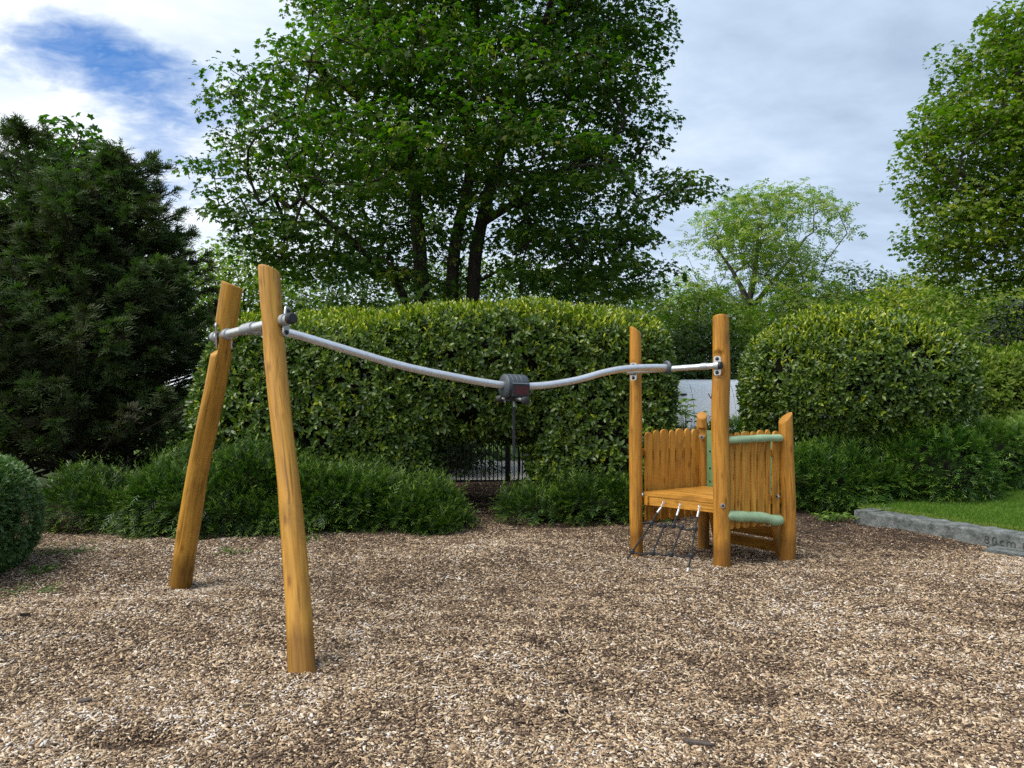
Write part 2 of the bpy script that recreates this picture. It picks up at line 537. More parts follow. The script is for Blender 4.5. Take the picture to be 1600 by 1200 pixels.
SUN_DIR = nrm([-.62, -.32, 1.05])        # towards the sun
sun = bpy.data.lights.new('sun', 'SUN')
sun.energy = 2.5
sun.angle = math.radians(42)
sun.color = (1, .95, .87)
so = bpy.data.objects.new('sun', sun)
COL.objects.link(so)
so.rotation_euler = Vector(SUN_DIR).to_track_quat('Z', 'Y').to_euler()
so.location = (-8, -4, 14)

W = bpy.data.worlds.new('World')
SC.world = W
W.use_nodes = True
nt = W.node_tree
nt.nodes.clear()
L = nt.links
out = nd(nt, 'ShaderNodeOutputWorld')
sky = nd(nt, 'ShaderNodeTexSky', sky_type='NISHITA', sun_disc=False)
sky.sun_elevation = math.asin(SUN_DIR[2])
sky.sun_rotation = math.atan2(SUN_DIR[0], SUN_DIR[1])
sky.air_density = 1.0; sky.dust_density = .4; sky.ozone_density = 5.0
bg1 = nd(nt, 'ShaderNodeBackground'); bg1.inputs[1].default_value = .085
skt = nd(nt, 'ShaderNodeMix', data_type='RGBA', blend_type='MULTIPLY'); skt.inputs[0].default_value = 1
skt.inputs[7].default_value = (.55, .84, 1.12, 1)
L.new(sky.outputs[0], skt.inputs[6]); L.new(skt.outputs[2], bg1.inputs[0])
tc = nd(nt, 'ShaderNodeTexCoord')
sep = nd(nt, 'ShaderNodeSeparateXYZ'); L.new(tc.outputs['Generated'], sep.inputs[0])


def mth(op, a, b=None, c=None, clamp=False):
    n = nd(nt, 'ShaderNodeMath', operation=op, use_clamp=clamp)
    for i, x in enumerate((a, b, c)):
        if x is None: continue
        if isinstance(x, (int, float)): n.inputs[i].default_value = x
        else: L.new(x, n.inputs[i])
    return n.outputs[0]


zz = mth('ADD', mth('MAXIMUM', sep.outputs[2], 0.0), .22)
cp = nd(nt, 'ShaderNodeCombineXYZ')
L.new(mth('DIVIDE', sep.outputs[0], zz), cp.inputs[0]); L.new(mth('DIVIDE', sep.outputs[1], zz), cp.inputs[1])
mp = nd(nt, 'ShaderNodeMapping'); mp.inputs['Scale'].default_value = (1.0, 1.35, 1); mp.inputs['Rotation'].default_value = (0, 0, -.5)
mp.inputs['Location'].default_value = (2.3, .7, 0)
L.new(cp.outputs[0], mp.inputs[0])
nA = nd(nt, 'ShaderNodeTexNoise', inp={'Scale': 1.7, 'Detail': 7.0, 'Roughness': .52, 'Distortion': .25}); L.new(mp.outputs[0], nA.inputs[0])
nB = nd(nt, 'ShaderNodeTexNoise', inp={'Scale': 4.5, 'Detail': 6.0, 'Roughness': .6, 'Distortion': .2}); L.new(mp.outputs[0], nB.inputs[0])
# brightness of the cloud sheet: brighter to the left of the view, where the sun stands behind it
side = mth('MULTIPLY_ADD', sep.outputs[0], -.50, .0)
br = mth('ADD', mth('MULTIPLY_ADD', nA.outputs[0], .95, .02), mth('MULTIPLY_ADD', nB.outputs[0], .6, -.29))
br = mth('ADD', mth('MULTIPLY_ADD', br, .8, .14), side, clamp=True)
cr = ramp(nt, br, [(0, (.20, .27, .38)), (.2, (.275, .345, .455)), (.40, (.35, .435, .55)), (.62, (.47, .54, .63)), (.9, (.68, .70, .72))])
bg2 = nd(nt, 'ShaderNodeBackground'); bg2.inputs[1].default_value = 1.0
L.new(cr.outputs[0], bg2.inputs[0])


def gap_mask(c, e1, e2, a, b, k):
    c = nrm(c); e1 = nrm(np.asarray(e1) - c * np.dot(e1, c)); e2 = nrm(np.cross(c, e1))
    sub = nd(nt, 'ShaderNodeVectorMath', operation='SUBTRACT'); L.new(tc.outputs['Generated'], sub.inputs[0]); sub.inputs[1].default_value = tuple(c)
    def dt(e):
        d = nd(nt, 'ShaderNodeVectorMath', operation='DOT_PRODUCT'); L.new(sub.outputs[0], d.inputs[0]); d.inputs[1].default_value = tuple(e)
        return d.outputs['Value']
    u = mth('DIVIDE', dt(e1), a); v = mth('DIVIDE', dt(e2), b)
    r2 = mth('ADD', mth('MULTIPLY', u, u), mth('MULTIPLY', v, v))
    nz = mth('ADD', mth('MULTIPLY_ADD', nB.outputs[0], 3.4, -1.7), mth('MULTIPLY_ADD', nC.outputs[0], 2.6, -1.3))
    q = mth('ADD', r2, nz)
    return mth('SUBTRACT', 1.0, mth('MULTIPLY_ADD', q, k, .05, clamp=True), clamp=True)


nC = nd(nt, 'ShaderNodeTexNoise', inp={'Scale': 11.0, 'Detail': 6.0, 'Roughness': .6, 'Distortion': .5}); L.new(mp.outputs[0], nC.inputs[0])
g1 = gap_mask([-.505, 1, .40], [1, 0, -.42], None, .108, .044, .62)
g2 = gap_mask([-.43, 1, .29], [1, 0, -.3], None, .07, .05, .9)
gm = mth('MAXIMUM', g1, mth('MULTIPLY', g2, .6))
mixs = nd(nt, 'ShaderNodeMixShader')
L.new(mth('MULTIPLY', gm, mth('MULTIPLY_ADD', nC.outputs[0], .7, .62, clamp=True)), mixs.inputs[0]); L.new(bg2.outputs[0], mixs.inputs[1]); L.new(bg1.outputs[0], mixs.inputs[2])
L.new(mixs.outputs[0], out.inputs[0])

SC.view_settings.view_transform = 'Standard'
SC.view_settings.look = 'None'
SC.view_settings.exposure = 0.78
SC.view_settings.gamma = 1
SC.render.engine = 'CYCLES'
SC.cycles.max_bounces = 6
SC.cycles.transparent_max_bounces = 8
SC.cycles.use_denoising = False

# ------------------------------------------------------------------ ground
KA, KB = np.array([4.02, 8.70]), np.array([5.60, 6.08])       # outer top edge of the kerb, far and near end
kd = (KB - KA) / np.linalg.norm(KB - KA)
kn = np.array([-kd[1], kd[0]])                                 # towards the lawn
if kn[0] < 0: kn = -kn


def lump(p, ks):
    r = 0
    for (kx, ky, kz, ph, am) in ks:
        r = r + am * np.sin(p[..., 0] * kx + p[..., 1] * ky + p[..., 2] * kz + ph)
    return r


def mkl(freq, amp, n=8, seed=0):
    g = np.random.default_rng(seed)
    out = []
    for i in range(n):
        d = nrm(g.normal(size=3)) * freq * g.uniform(.6, 2.0)
        out.append((d[0], d[1], d[2], g.uniform(0, 6.28), amp / math.sqrt(n) * 1.4))
    return out


GL = mkl(2.2, .018, 10, 3)
GL2 = mkl(9.0, .006, 10, 4)


def bed_z(x, y):
    p = np.stack([x, y, np.zeros_like(x)], -1)
    z = lump(p, GL) + lump(p, GL2)
    hx, hy = P(222, 1155, 3.46)[0], 3.46
    z = z - .09 * np.exp(-(((x - hx) / .19) ** 2 + ((y - hy) / .085) ** 2))
    z = z - .035 * np.exp(-(((x - 2.15) / .35) ** 2 + ((y - 7.05) / .22) ** 2))
    for (px_, py_) in ((-1.172, 4.30), (-2.71, 6.27), (1.186, 7.30), (1.837, 6.72), (2.525, 7.03), (1.931, 7.75)):
        d_ = np.hypot(x - px_, y - py_); a_ = np.arctan2(y - py_, x - px_)
        z = z - .024 * np.exp(-(d_ / .45) ** 2) + .010 * np.exp(-((d_ - .08) / .11) ** 2) * (1 + .5 * np.sin(2 * a_ + px_ * 7) + .3 * np.sin(5 * a_))
    # a low rise near the back left, flattening towards the hedges
    return z + .03 * np.exp(-((x + 3.0) / 1.5) ** 2 - ((y - 6.8) / .8) ** 2)


def sheet(name, xs, ys, zf, mat, kind='structure'):
    X, Y = np.meshgrid(xs, ys)
    Z = zf(X, Y)
    V = np.stack([X, Y, Z], -1).reshape(-1, 3)
    nx, ny = len(xs), len(ys)
    i = np.arange((nx - 1) * (ny - 1)); r, c = i // (nx - 1), i % (nx - 1)
    a = r * nx + c
    fc = np.stack([a, a + 1, a + 1 + nx, a + nx], 1)
    o = big_mesh(name, V, [fc], None, mat)
    o.data.polygons.foreach_set('use_smooth', [True] * len(o.data.polygons))
    o['kind'] = kind
    return o


sheet('ground', np.linspace(-400, 400, 60), np.linspace(-200, 700, 60), lambda x, y: x * 0 - .12, M['ground'])
sheet('wood_chip_ground', np.linspace(-9, 7.5, 260), np.linspace(-3, 12.4, 240), bed_z, M['soil'])

# wood chips: loose pieces lying over the bed, more and larger ones seen close by
NCH = 720000
yy = 2.7 + (rng.random(NCH) ** 1.3) * 9.5
xx = (rng.random(NCH) * 2 - 1) * (.72 * yy + 1.3)
ok = ((np.stack([xx, yy], 1) - KA) @ kn < -.02) | (yy > 8.8)
ok &= ~((yy > 9.2) & (np.abs(xx + .2) > 1.2) & (rng.random(NCH) < .75))
xx, yy = xx[ok], yy[ok]
n = len(xx)
pn = np.stack([xx, yy, np.zeros(n)], -1)
zz_ = bed_z(xx, yy) + rng.random(n) * .012 - .002 + .012 * (yy > 9.45)
yaw = rng.random(n) * 6.283
tl = np.abs(rng.normal(0, .28, n))
d = np.stack([np.cos(yaw), np.sin(yaw), rng.normal(0, .25, n)], -1)
up = np.stack([rng.normal(0, .35, n), rng.normal(0, .35, n), np.ones(n)], -1)
ln = np.clip(rng.lognormal(math.log(.0150), .58, n), .005, .095) * np.where(rng.random(n) < .012, 1.8, 1)
wd = np.clip(rng.lognormal(math.log(.0062), .42, n), .0025, .02)
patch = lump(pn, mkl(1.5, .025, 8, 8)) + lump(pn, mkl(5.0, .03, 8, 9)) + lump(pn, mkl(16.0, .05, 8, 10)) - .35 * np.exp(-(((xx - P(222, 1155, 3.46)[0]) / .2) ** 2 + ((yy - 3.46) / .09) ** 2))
back = np.clip((yy - 7.2) / 1.8, 0, 1)  # darker towards the hedge: older chips plus hedge shade put into the tint
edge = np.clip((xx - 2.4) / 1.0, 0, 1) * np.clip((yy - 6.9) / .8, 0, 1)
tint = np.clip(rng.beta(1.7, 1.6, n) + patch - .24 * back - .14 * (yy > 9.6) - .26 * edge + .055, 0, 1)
tint = np.where(rng.random(n) < .015, rng.uniform(.9, 1, n), tint)
lv = Leaves()
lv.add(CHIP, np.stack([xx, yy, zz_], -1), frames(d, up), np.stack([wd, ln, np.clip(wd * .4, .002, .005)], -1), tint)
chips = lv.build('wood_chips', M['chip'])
chips['kind'] = 'stuff'

M['hedge_shade_sheet'] = ground_mat('hedge_shade_sheet', [(.25, (.008, .006, .005)), (.5, (.022, .016, .012)), (.75, (.05, .036, .026))], 2.0, 60.0)  # near-black ground colour that paints in the shade under the hedge
sheet('hedge_shade_sheet', np.linspace(-4.5, 2.2, 60), np.linspace(9.45, 12.35, 30), lambda x, y: bed_z(x, y) + .004 + .006 * np.clip((y - 9.45) / .4, 0, 1), M['hedge_shade_sheet'])

# lawn behind the kerb
KH = .15
kin = .30


def lawn_z(x, y):
    s = np.stack([x, y], -1) @ kn - KA @ kn
    return KH - .015 + np.clip(s - kin, 0, 6) * .035 + .008 * np.sin(x * 5) * np.sin(y * 4.1)


Lg = []
for u in np.linspace(-.2, 40, 90):
    w = max(0, u)
    Lg.append([*(KA + kn * (kin - .02) + kd * (3.6 - (1 - math.exp(-w)) * .0)), 0])
xs = np.linspace(0, 1, 40) ** 1.6 * 26
ts = np.linspace(-.32, 5.5, 40)
S_, T_ = np.meshgrid(xs, ts)
XY = KA[None, None] + kn * (kin - .03 + S_[..., None]) + kd * T_[..., None]
Vl = np.stack([XY[..., 0], XY[..., 1], lawn_z(XY[..., 0], XY[..., 1])], -1).reshape(-1, 3)
i = np.arange(39 * 39); r, c = i // 39, i % 39; a = r * 40 + c
lawn = big_mesh('lawn', Vl, [np.stack([a, a + 1, a + 41, a + 40], 1)], None, M['lawn'])
lawn['kind'] = 'structure'
# grass blades
nb = 80000
S_ = rng.random(nb) ** 1.5 * 6.0 + kin; T_ = rng.random(nb) * 5.0 - .3
XY = KA + kn * S_[:, None] + kd * T_[:, None]
k = XY[:, 0] < .72 * XY[:, 1] + .6
XY, S_ = XY[k], S_[k]; nb = len(XY)
ya = rng.random(nb) * 6.283
d = np.stack([np.cos(ya) * .5, np.sin(ya) * .5, np.ones(nb)], -1)
lv = Leaves()
dry = np.where((S_ < kin + .12) & (rng.random(nb) < .5), .95, 0)
lv.add(BLADE, np.stack([XY[:, 0], XY[:, 1], lawn_z(XY[:, 0], XY[:, 1]) - .004], -1),
       frames(d, np.stack([np.sin(ya), -np.cos(ya), np.full(nb, .3)], -1)),
       np.stack([np.full(nb, .03), rng.uniform(.02, .055, nb), np.full(nb, .03)], -1), np.maximum(dry, np.clip(rng.normal(.45, .2, nb), 0, .9)))
grass = lv.build('grass', M['grass']); grass['kind'] = 'stuff'

# kerb: old cast concrete with a crumbled arris, and the hand-painted lettering on its face
kerb = thing('concrete_kerb', 'old grey concrete kerb edging the lawn, with painted lettering', 'kerb', (KA[0], KA[1], 0))
Lk = np.linalg.norm(KB - KA)
mb = MB()
prof = [(0, -.12), (0, KH - .02), (.008, KH - .006), (.022, KH), (kin - .02, KH - .004), (kin, KH - .02), (kin, -.12)]
nseg = 70
V, G = [], []
for q in range(nseg + 1):
    u = q / nseg * Lk
    for j, (w, z) in enumerate(prof):
        e = .003 * math.sin(u * 23 + j) + rng.normal(0, .003) if 0 < j < 6 and z > 0 else 0
        pp = KA + kd * u + kn * (w + e * .6)
        V.append([pp[0], pp[1], z + e * (z > .1)]); G.append([u, w, z])
kk = len(prof)
f = [(q * kk + j, q * kk + j + 1, (q + 1) * kk + j + 1, (q + 1) * kk + j) for q in range(nseg) for j in range(kk - 1)]
f += [tuple(range(kk)), tuple(reversed(range(nseg * kk, nseg * kk + kk)))]
mb.add(V, f, G); mb.build('kerb_body', M['concrete'], kerb)
# return of the kerb at its far end
mb = MB()
R0 = KA + kd * (-.10)
box(mb, [*(KA - kd * .085 + kn * .30), .02], np.array([*kn, 0]), np.array([0, 0, 1.]), np.array([*kd, 0]), .58, .255, .165)
mb.build('kerb_return', M['concrete'], kerb)


def on_face(s, z, out_=.004):
    p = KA + kd * s - kn * out_
    return np.array([p[0], p[1], z])


def stroke(mb, pts, w=.0065):
    pts = [on_face(1.30 + (p[0] - 1.30) * .72, zc + (p[1] - zc) * .9) for p in pts]
    for p, q in zip(pts[:-1], pts[1:]):
        dv = nrm(q - p); nn = np.array([*(-kn), 0]); uu = np.cross(nn, dv)
        prism(mb, [(-w / 2, -w * .3), (w / 2, -w * .3), (w / 2, np.linalg.norm(q - p) + w * .3), (-w / 2, np.linalg.norm(q - p) + w * .3)],
              p - nn * .003, uu, dv, nn, .0045 + rng.uniform(0, .0006))


def arc(cx, cy, rx, ry, a0, a1, n=9):
    return [(cx + rx * math.cos(math.radians(a)), cy + ry * math.sin(math.radians(a))) for a in np.linspace(a0, a1, n)]


mb = MB()
s0 = 1.30
zc = .066
for pts in (arc(s0, zc + .022, .022, .02, -90, 270), arc(s0, zc - .020, .028, .022, 90, 450), arc(s0 + .10, zc - .002, .028, .04, 0, 360, 13),
            arc(s0 + .20, zc - .012, .026, .028, 50, 310), [(s0 + .26, zc + .015), (s0 + .26, zc - .042)],
            arc(s0 + .285, zc - .008, .025, .024, 180, 0, 6) + [(s0 + .31, zc - .042)],
            arc(s0 + .335, zc - .008, .025, .024, 180, 0, 6) + [(s0 + .36, zc - .046)]):
    stroke(mb, pts)
mb.build('painted_lettering', plain_mat('worn_paint', (.045, .05, .05), .9, 0, .7, 70, .3), kerb)

slab = MB()
box(slab, [*(KA + kd * 2.15 - kn * .12), -.02], np.array([*kd, 0]), np.array([*kn, 0]), np.array([0, 0, 1.]), 1.5, .26, .085)
o = slab.build('paving_slab', M['concrete']); tag(o, 'flat grey concrete slab bedded in chips at the foot of the kerb', 'slab')
blk = MB()
box(blk, [*(KA + kd * 1.93 - kn * .055), .075], np.array([*kd, 0]), np.array([*kn, 0]), np.array([0, 0, 1.]), .5, .10, .06)
box(blk, [*(KA + kd * 2.08 + kn * .10), .185], np.array([*kd, 0]), np.array([*kn, 0]), np.array([0, 0, 1.]), .5, .12, .075)
o = blk.build('timber_block', bark_mat('dark_timber', (.02, .018, .016), (.06, .055, .05))); tag(o, 'dark weathered timber block lying against the kerb', 'block')

# path and far lawn seen through the railings
sheet('path', np.linspace(-6, 5, 24), np.linspace(12.95, 16.2, 12), lambda x, y: x * 0 + .004 - .02, M['path'])
sheet('grass_verge', np.linspace(-14, 12, 30), np.linspace(16.2, 30, 20), lambda x, y: x * 0 - .012, M['lawn'])


# ------------------------------------------------------------------ shrubs and hedges
def blob_f(p, c, r, n):
    q = np.abs((p - c) / r)
    return (q ** n).sum(-1) ** (1 / n)


def blob_sample(c, r, n, N):
    """roughly even points on a superellipsoid, with normals"""
    c, r = np.array(c, float), np.array(r, float)
    ar = np.array([r[1] * r[2], r[0] * r[2], r[0] * r[1]])
    ax = rng.choice(3, N, p=ar / ar.sum())
    q = rng.uniform(-1, 1, (N, 3))
    q[np.arange(N), ax] = np.sign(rng.random(N) - .5)
    q = q / ((np.abs(q) ** n).sum(-1, keepdims=True) ** (1 / n))
    g = np.sign(q) * np.abs(q) ** (n - 1) / r
    return c + q * r, nrm(g)


def union_sample(blobs, dens, seed_l, amp, floor=.02, back=.25):
    ps, ns = [], []
    for i, (c, r, n) in enumerate(blobs):
        area = 8 * (r[0] * r[1] + r[1] * r[2] + r[0] * r[2]) * .8
        p, nn = blob_sample(c, r, n, int(area * dens))
        keep = np.ones(len(p), bool)
        for j, (c2, r2, n2) in enumerate(blobs):
            if j != i: keep &= blob_f(p, np.array(c2), np.array(r2), n2) > .96
        keep &= (nn[:, 1] < .45) | (rng.random(len(p)) < back)
        ps.append(p[keep]); ns.append(nn[keep])
    p, nn = np.concatenate(ps), np.concatenate(ns)
    k = lump(p, seed_l)
    p = p + nn * (k * amp)[:, None]
    ok = p[:, 2] > floor
    return p[ok], nn[ok], k[ok]


def core(name, blobs, inset, mat, parent, seed_l, amp):  # solid dark filler added inside shrubs to stop light passing through
    mb = MB()
    for (c, r, n) in blobs:
        c, r = np.array(c, float), np.maximum(np.array(r, float) - inset, .06)
        nu, nv = 26, 14
        V = []
        for i in range(nv + 1):
            la = -math.pi / 2 + math.pi * i / nv
            for j in range(nu):
                lo = 2 * math.pi * j / nu
                q = np.array([math.cos(la) * math.cos(lo), math.cos(la) * math.sin(lo), math.sin(la)])
                q = q / ((np.abs(q) ** n).sum() ** (1 / n))
                V.append(c + q * r)
        V = np.array(V)
        V = V + nrm(V - c) * (lump(V, seed_l) * amp)[:, None]
        V[:, 2] = np.maximum(V[:, 2], -.03)
        f = [(i * nu + j, i * nu + (j + 1) % nu, (i + 1) * nu + (j + 1) % nu, (i + 1) * nu + j) for i in range(nv) for j in range(nu)]
        mb.add(V, f)
    return mb.build(name, mat, parent)


def rosettes(lv, pos, axis, m, L0, spread, tmpl, tint, jit=.25, stem=.08, wfac=1.0):
    """m leaves set spirally round each shoot"""
    N = len(pos)
    axis = nrm(axis)
    ref = nrm(np.cross(axis, rng.normal(size=(N, 3))))
    bi = np.cross(axis, ref)
    for j in range(m):
        u = j / max(m - 1, 1)
        a = j * 2.4 + rng.random(N) * .8
        el = spread * (1.15 - .6 * u) + rng.normal(0, jit, N)
        rad = ref * np.cos(a)[:, None] + bi * np.sin(a)[:, None]
        dd = axis * np.cos(el)[:, None] + rad * np.sin(el)[:, None]
        nn = axis * np.sin(el)[:, None] - rad * np.cos(el)[:, None] + rng.normal(0, .25, (N, 3))
        sc = L0 * rng.uniform(.65, 1.15, N) * (1 - .25 * u)
        pp = pos + axis * (stem * (u - .6))
        lv.add(tmpl, pp, frames(dd, nn), np.stack([sc * wfac, sc, sc], -1), np.clip(tint + rng.normal(0, .1, N), 0, 1))


UP = np.array([0, 0, 1.])


def laurel(name, label, cat, blobs, dens, seed, L0=.12, amp=1.0, hole=None, young_top=.85, stems=(), group=None, mat='laurel', top_z=None):
    lo = np.array(blobs[0][0], float); lo[2] = 0
    root = thing(name, label, cat, lo, group)
    ls = mkl(3.0, .075, 10, seed) + mkl(1.7, .03, 6, seed + 7)
    p, nn, k = union_sample(blobs, dens, ls, amp)
    # gaps: thin the foliage in hollows of the noise
    gap = lump(p, mkl(5.0, .5, 10, seed + 50))
    keep = rng.random(len(p)) < np.clip(1.05 - np.clip(gap - .5, 0, 1) * 1.3, .3, 1)
    if hole is not None: keep &= ~hole(p)
    p, nn = p[keep], nn[keep]
    N = len(p)
    depth = rng.exponential(.07, N)
    p = p - nn * depth[:, None]
    up_ = np.clip(nn[:, 2], 0, 1)
    isyoung = rng.random(N) < (.10 + (young_top - .1) * np.clip((up_ - .25) * 2.2, 0, 1)) * (depth < .10)
    ax = nn * .75 + UP * (.35 + .9 * isyoung[:, None]) + rng.normal(0, .38, (N, 3))
    tint = np.where(isyoung, rng.uniform(.72, 1.0, N), np.clip(rng.normal(.38, .16, N), 0, .72))
    lv = Leaves()
    rosettes(lv, p[~isyoung], ax[~isyoung], 7, L0, 1.15, LAUREL, tint[~isyoung], stem=.075, wfac=1.05)
    rosettes(lv, p[isyoung], ax[isyoung], 6, L0 * .85, .62, LAUREL, tint[isyoung], stem=.10, wfac=.85)
    lv.build('foliage', M[mat], root)
    core('shade_core', blobs, .20, M['core_shade'], root, ls, amp)
    if stems:
        for s in stems:
            mb = MB(); tube(mb, spline(s[0], 12), np.linspace(s[1], s[1] * .6, 12), 8)
            mb.build('stem', M['bark_dark'], root)
    return root


def yew(name, label, cat, blobs, dens, seed, mat='yew', spray=.17, amp=1.0, droop=-.12, group=None, top_light=0, nb_=10, bl=.052, tuft=.7, inset=.28, shoots=.09):
    lo = np.array(blobs[0][0], float); lo[2] = 0
    root = thing(name, label, cat, lo, group)
    ls = mkl(3.4, .075, 10, seed)
    p, nn, k = union_sample(blobs, dens, ls, amp, back=.15)
    gap = lump(p, mkl(6.0, .5, 10, seed + 50))
    keep = rng.random(len(p)) < np.clip(1.05 - np.clip(gap - .5, 0, 1) * 1.3, .2, 1)
    p, nn = p[keep], nn[keep]
    N = len(p)
    dep = rng.exponential(.06, N)
    longs = rng.random(N) < shoots
    p = p - nn * dep[:, None] + (nn * .8 + rng.normal(0, .5, (N, 3)) * [1, 1, .3]) * (longs * rng.uniform(.03, .13, N))[:, None]
    tang = nrm(np.cross(nn, rng.normal(size=(N, 3))))
    ax = nrm(nn * .8 + tang * rng.uniform(0, tuft * 1.6, N)[:, None] + UP * droop + UP * .45 * np.clip(nn[:, 2:3], 0, 1) + rng.normal(0, .15, (N, 3)))
    Ls = spray * rng.uniform(.6, 1.35, N) * (1 + .5 * longs)
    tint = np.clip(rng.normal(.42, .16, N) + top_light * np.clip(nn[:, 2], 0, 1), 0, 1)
    side = nrm(np.cross(ax, UP + rng.normal(0, .25, (N, 3))))
    fn = np.cross(side, ax)
    lv = Leaves()
    for j in range(nb_):
        u = (j + .5) / nb_
        sg = 1 if j % 2 else -1
        dd = ax * .75 + side * sg * (.8 - .3 * u) + fn * rng.normal(.1, .15, N)[:, None]
        sc = bl * rng.uniform(.75, 1.25, N) * (1.1 - .35 * u)
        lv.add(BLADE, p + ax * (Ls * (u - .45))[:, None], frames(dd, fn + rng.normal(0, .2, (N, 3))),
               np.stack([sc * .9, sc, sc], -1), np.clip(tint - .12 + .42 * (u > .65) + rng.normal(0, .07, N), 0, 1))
    lv.build('foliage', M[mat], root)
    core('shade_core', blobs, inset, M['core_shade'], root, ls, amp)
    return root


# the long laurel hedge: left mass, right mass and the bridge over the gap
HB = [((-2.38, 10.05, 1.2), (1.5, 1.05, 1.30), 4.5), ((1.10, 10.05, 1.2), (.95, 1.05, 1.27), 4.0),
      ((-.42, 10.05, 1.70), (1.4, 1.0, .84), 4.5)]


def hedge_hole(p):  # clears leaves round the gap so the dark core stands in for shade
    return (((p[:, 0] + .38) / .80) ** 2 + ((p[:, 2] - .15) / .72) ** 2 + lump(p, mkl(5.0, .3, 8, 61)) < 1) & (rng.random(len(p)) < .93)


laurel('laurel_hedge', 'long clipped laurel hedge with glossy leaves and a dark gap in its foot', 'hedge', HB, 430, 21, L0=.098, amp=.8,
       hole=hedge_hole,
       stems=[([P(690, 765, 10.2), P(684, 700, 10.2), P(700, 640, 10.1)], .03), ([P(835, 765, 10), P(845, 700, 10.1), P(820, 630, 10)], .025),
              ([P(870, 800, 9.3), P(880, 720, 9.5), P(900, 650, 9.7)], .02), ([P(803, 770, 10.4), P(812, 730, 10.3), P(806, 650, 10.3)], .014)])
# the round laurel on the right
laurel('round_laurel', 'big round clipped laurel standing behind the slatted side of the platform', 'bush',
       [((4.72, 10.7, 1.60), (1.46, 1.35, .96), 2.7), ((4.46, 10.75, 1.35), (1.10, 1.2, .80), 3.0)], 520, 33, L0=.092, amp=.45, young_top=.65,
       stems=[([[3.9, 10.6, 0], [3.95, 10.6, .4], [4.0, 10.6, .9]], .05), ([[4.6, 10.7, 0], [4.6, 10.7, .4], [4.5, 10.7, .9]], .05)])
laurel('broadleaf_shrub', 'bright green broad-leaved shrub at the right edge behind the clipped yew', 'shrub',
       [((7.55, 12.3, 1.1), (1.25, 1.0, 1.15), 2.4), ((8.6, 12.5, 1.1), (1.2, 1.0, 1.2), 2.4)], 200, 35, L0=.11, amp=1.2, young_top=.5, mat='wood_tree')

# low yews along the foot of the hedges
yew('yew_bush', 'dark low yew bush spreading behind the rear leaning post', 'bush',
    [((-3.25, 8.75, .28), (1.15, .85, .44), 2.4), ((-2.75, 8.7, .42), (.66, .68, .45), 2.1), ((-4.35, 8.9, .18), (.85, .75, .36), 2.2), ((-3.85, 8.8, .2), (.8, .75, .40), 2.2), ((-2.95, 8.5, .2), (1.0, .75, .36), 2.2),
     ((-2.35, 8.65, .25), (.55, .6, .38), 2.1)], 760, 41, amp=1.0)
yew('yew_bush', 'low dark yew bush right of the front leaning post, left of the hedge gap', 'bush',
    [((-1.9, 8.75, .28), (.8, .75, .48), 2.1), ((-1.35, 8.75, .14), (.75, .72, .38), 2.0), ((-.98, 8.65, .05), (.55, .6, .26), 2.0)], 760, 43, amp=1.0)
yew('yew_bush', 'sparse low yew bush between the hedge gap and the platform', 'bush',
    [((.45, 9.25, .08), (.6, .55, .26), 2.1), ((1.0, 9.2, .15), (.65, .55, .36), 2.1), ((1.6, 9.4, .2), (.55, .6, .40), 2.1)], 620, 45)
yew('yew_bush', 'low feathery yew bush on the right behind the platform, along the kerb end', 'bush',
    [((3.3, 10.0, .25), (.9, .65, .50), 2.3), ((4.3, 9.9, .3), (.95, .7, .48), 2.3), ((5.3, 10.0, .45), (.85, .75, .62), 2.3)], 700, 47, mat='yewlight', amp=1.5)
yew('clipped_yew', 'neat rounded yew hedge behind the lawn at the right edge', 'hedge',
    [((6.15, 10.7, .52), (.85, .8, .62), 2.6), ((7.3, 11.4, .55), (.95, .9, .62), 2.6)], 800, 49, mat='yewlight', top_light=.4, spray=.11, bl=.04)
yew('clipped_bush', 'tight rounded clipped bush cut off by the left edge', 'bush',
    [((-4.80, 6.45, .48), (.72, .72, .56), 2.5)], 3600, 51, mat='box', shoots=0, spray=.06, amp=.25, nb_=8, bl=.03, tuft=.9, top_light=.15, inset=.16)
yew('yew_bush', 'small bright green bush in front of the white trailer', 'bush',
    [((3.15, 11.6, .5), (.6, .5, .52), 2.2), ((2.55, 11.6, .4), (.55, .5, .46), 2.2)], 420, 53, mat='yewlight', inset=.14)


# ------------------------------------------------------------------ trees
def outline_pts(rows, Yc, N, mind, dsc=1.0, inner=.35, umax=1.0):
    rows = np.array(rows, float)
    ys, l, r = rows[:, 0], rows[:, 1], rows[:, 2]
    pts = np.zeros((0, 3))
    tries = 0
    acc = []
    grid = {}
    while len(acc) < N and tries < N * 40:
        tries += 1
        y = random.uniform(ys[0], ys[-1])
        a = np.interp(y, ys, l); b = np.interp(y, ys, r)
        w = (b - a) / 2
        if random.random() * (r - l).max() / 2 > w: continue
        u, v = random.uniform(-1, 1), random.uniform(-1, 1)
        q = u * u + v * v
        if q > 1 or random.random() > inner + (1 - inner) * q: continue
        X = ((a + b) / 2 + u * w - CX) / F * Yc
        Y = Yc + v * w / F * Yc * dsc
        Z = H - (y - CY) / F * Yc
        key = (int(X // mind), int(Y // mind), int(Z // mind))
        bad = False
        for dx in (-1, 0, 1):
            for dy in (-1, 0, 1):
                for dz in (-1, 0, 1):
                    for (qx, qy, qz) in grid.get((key[0] + dx, key[1] + dy, key[2] + dz), ()):
                        if (X - qx) ** 2 + (Y - qy) ** 2 + (Z - qz) ** 2 < mind * mind: bad = True; break
                    if bad: break
                if bad: break
            if bad: break
        if bad: continue
        grid.setdefault(key, []).append((X, Y, Z))
        acc.append((X, Y, Z))
    return np.array(acc)


_c = np.linspace(0, 2 * np.pi, 6, endpoint=False)


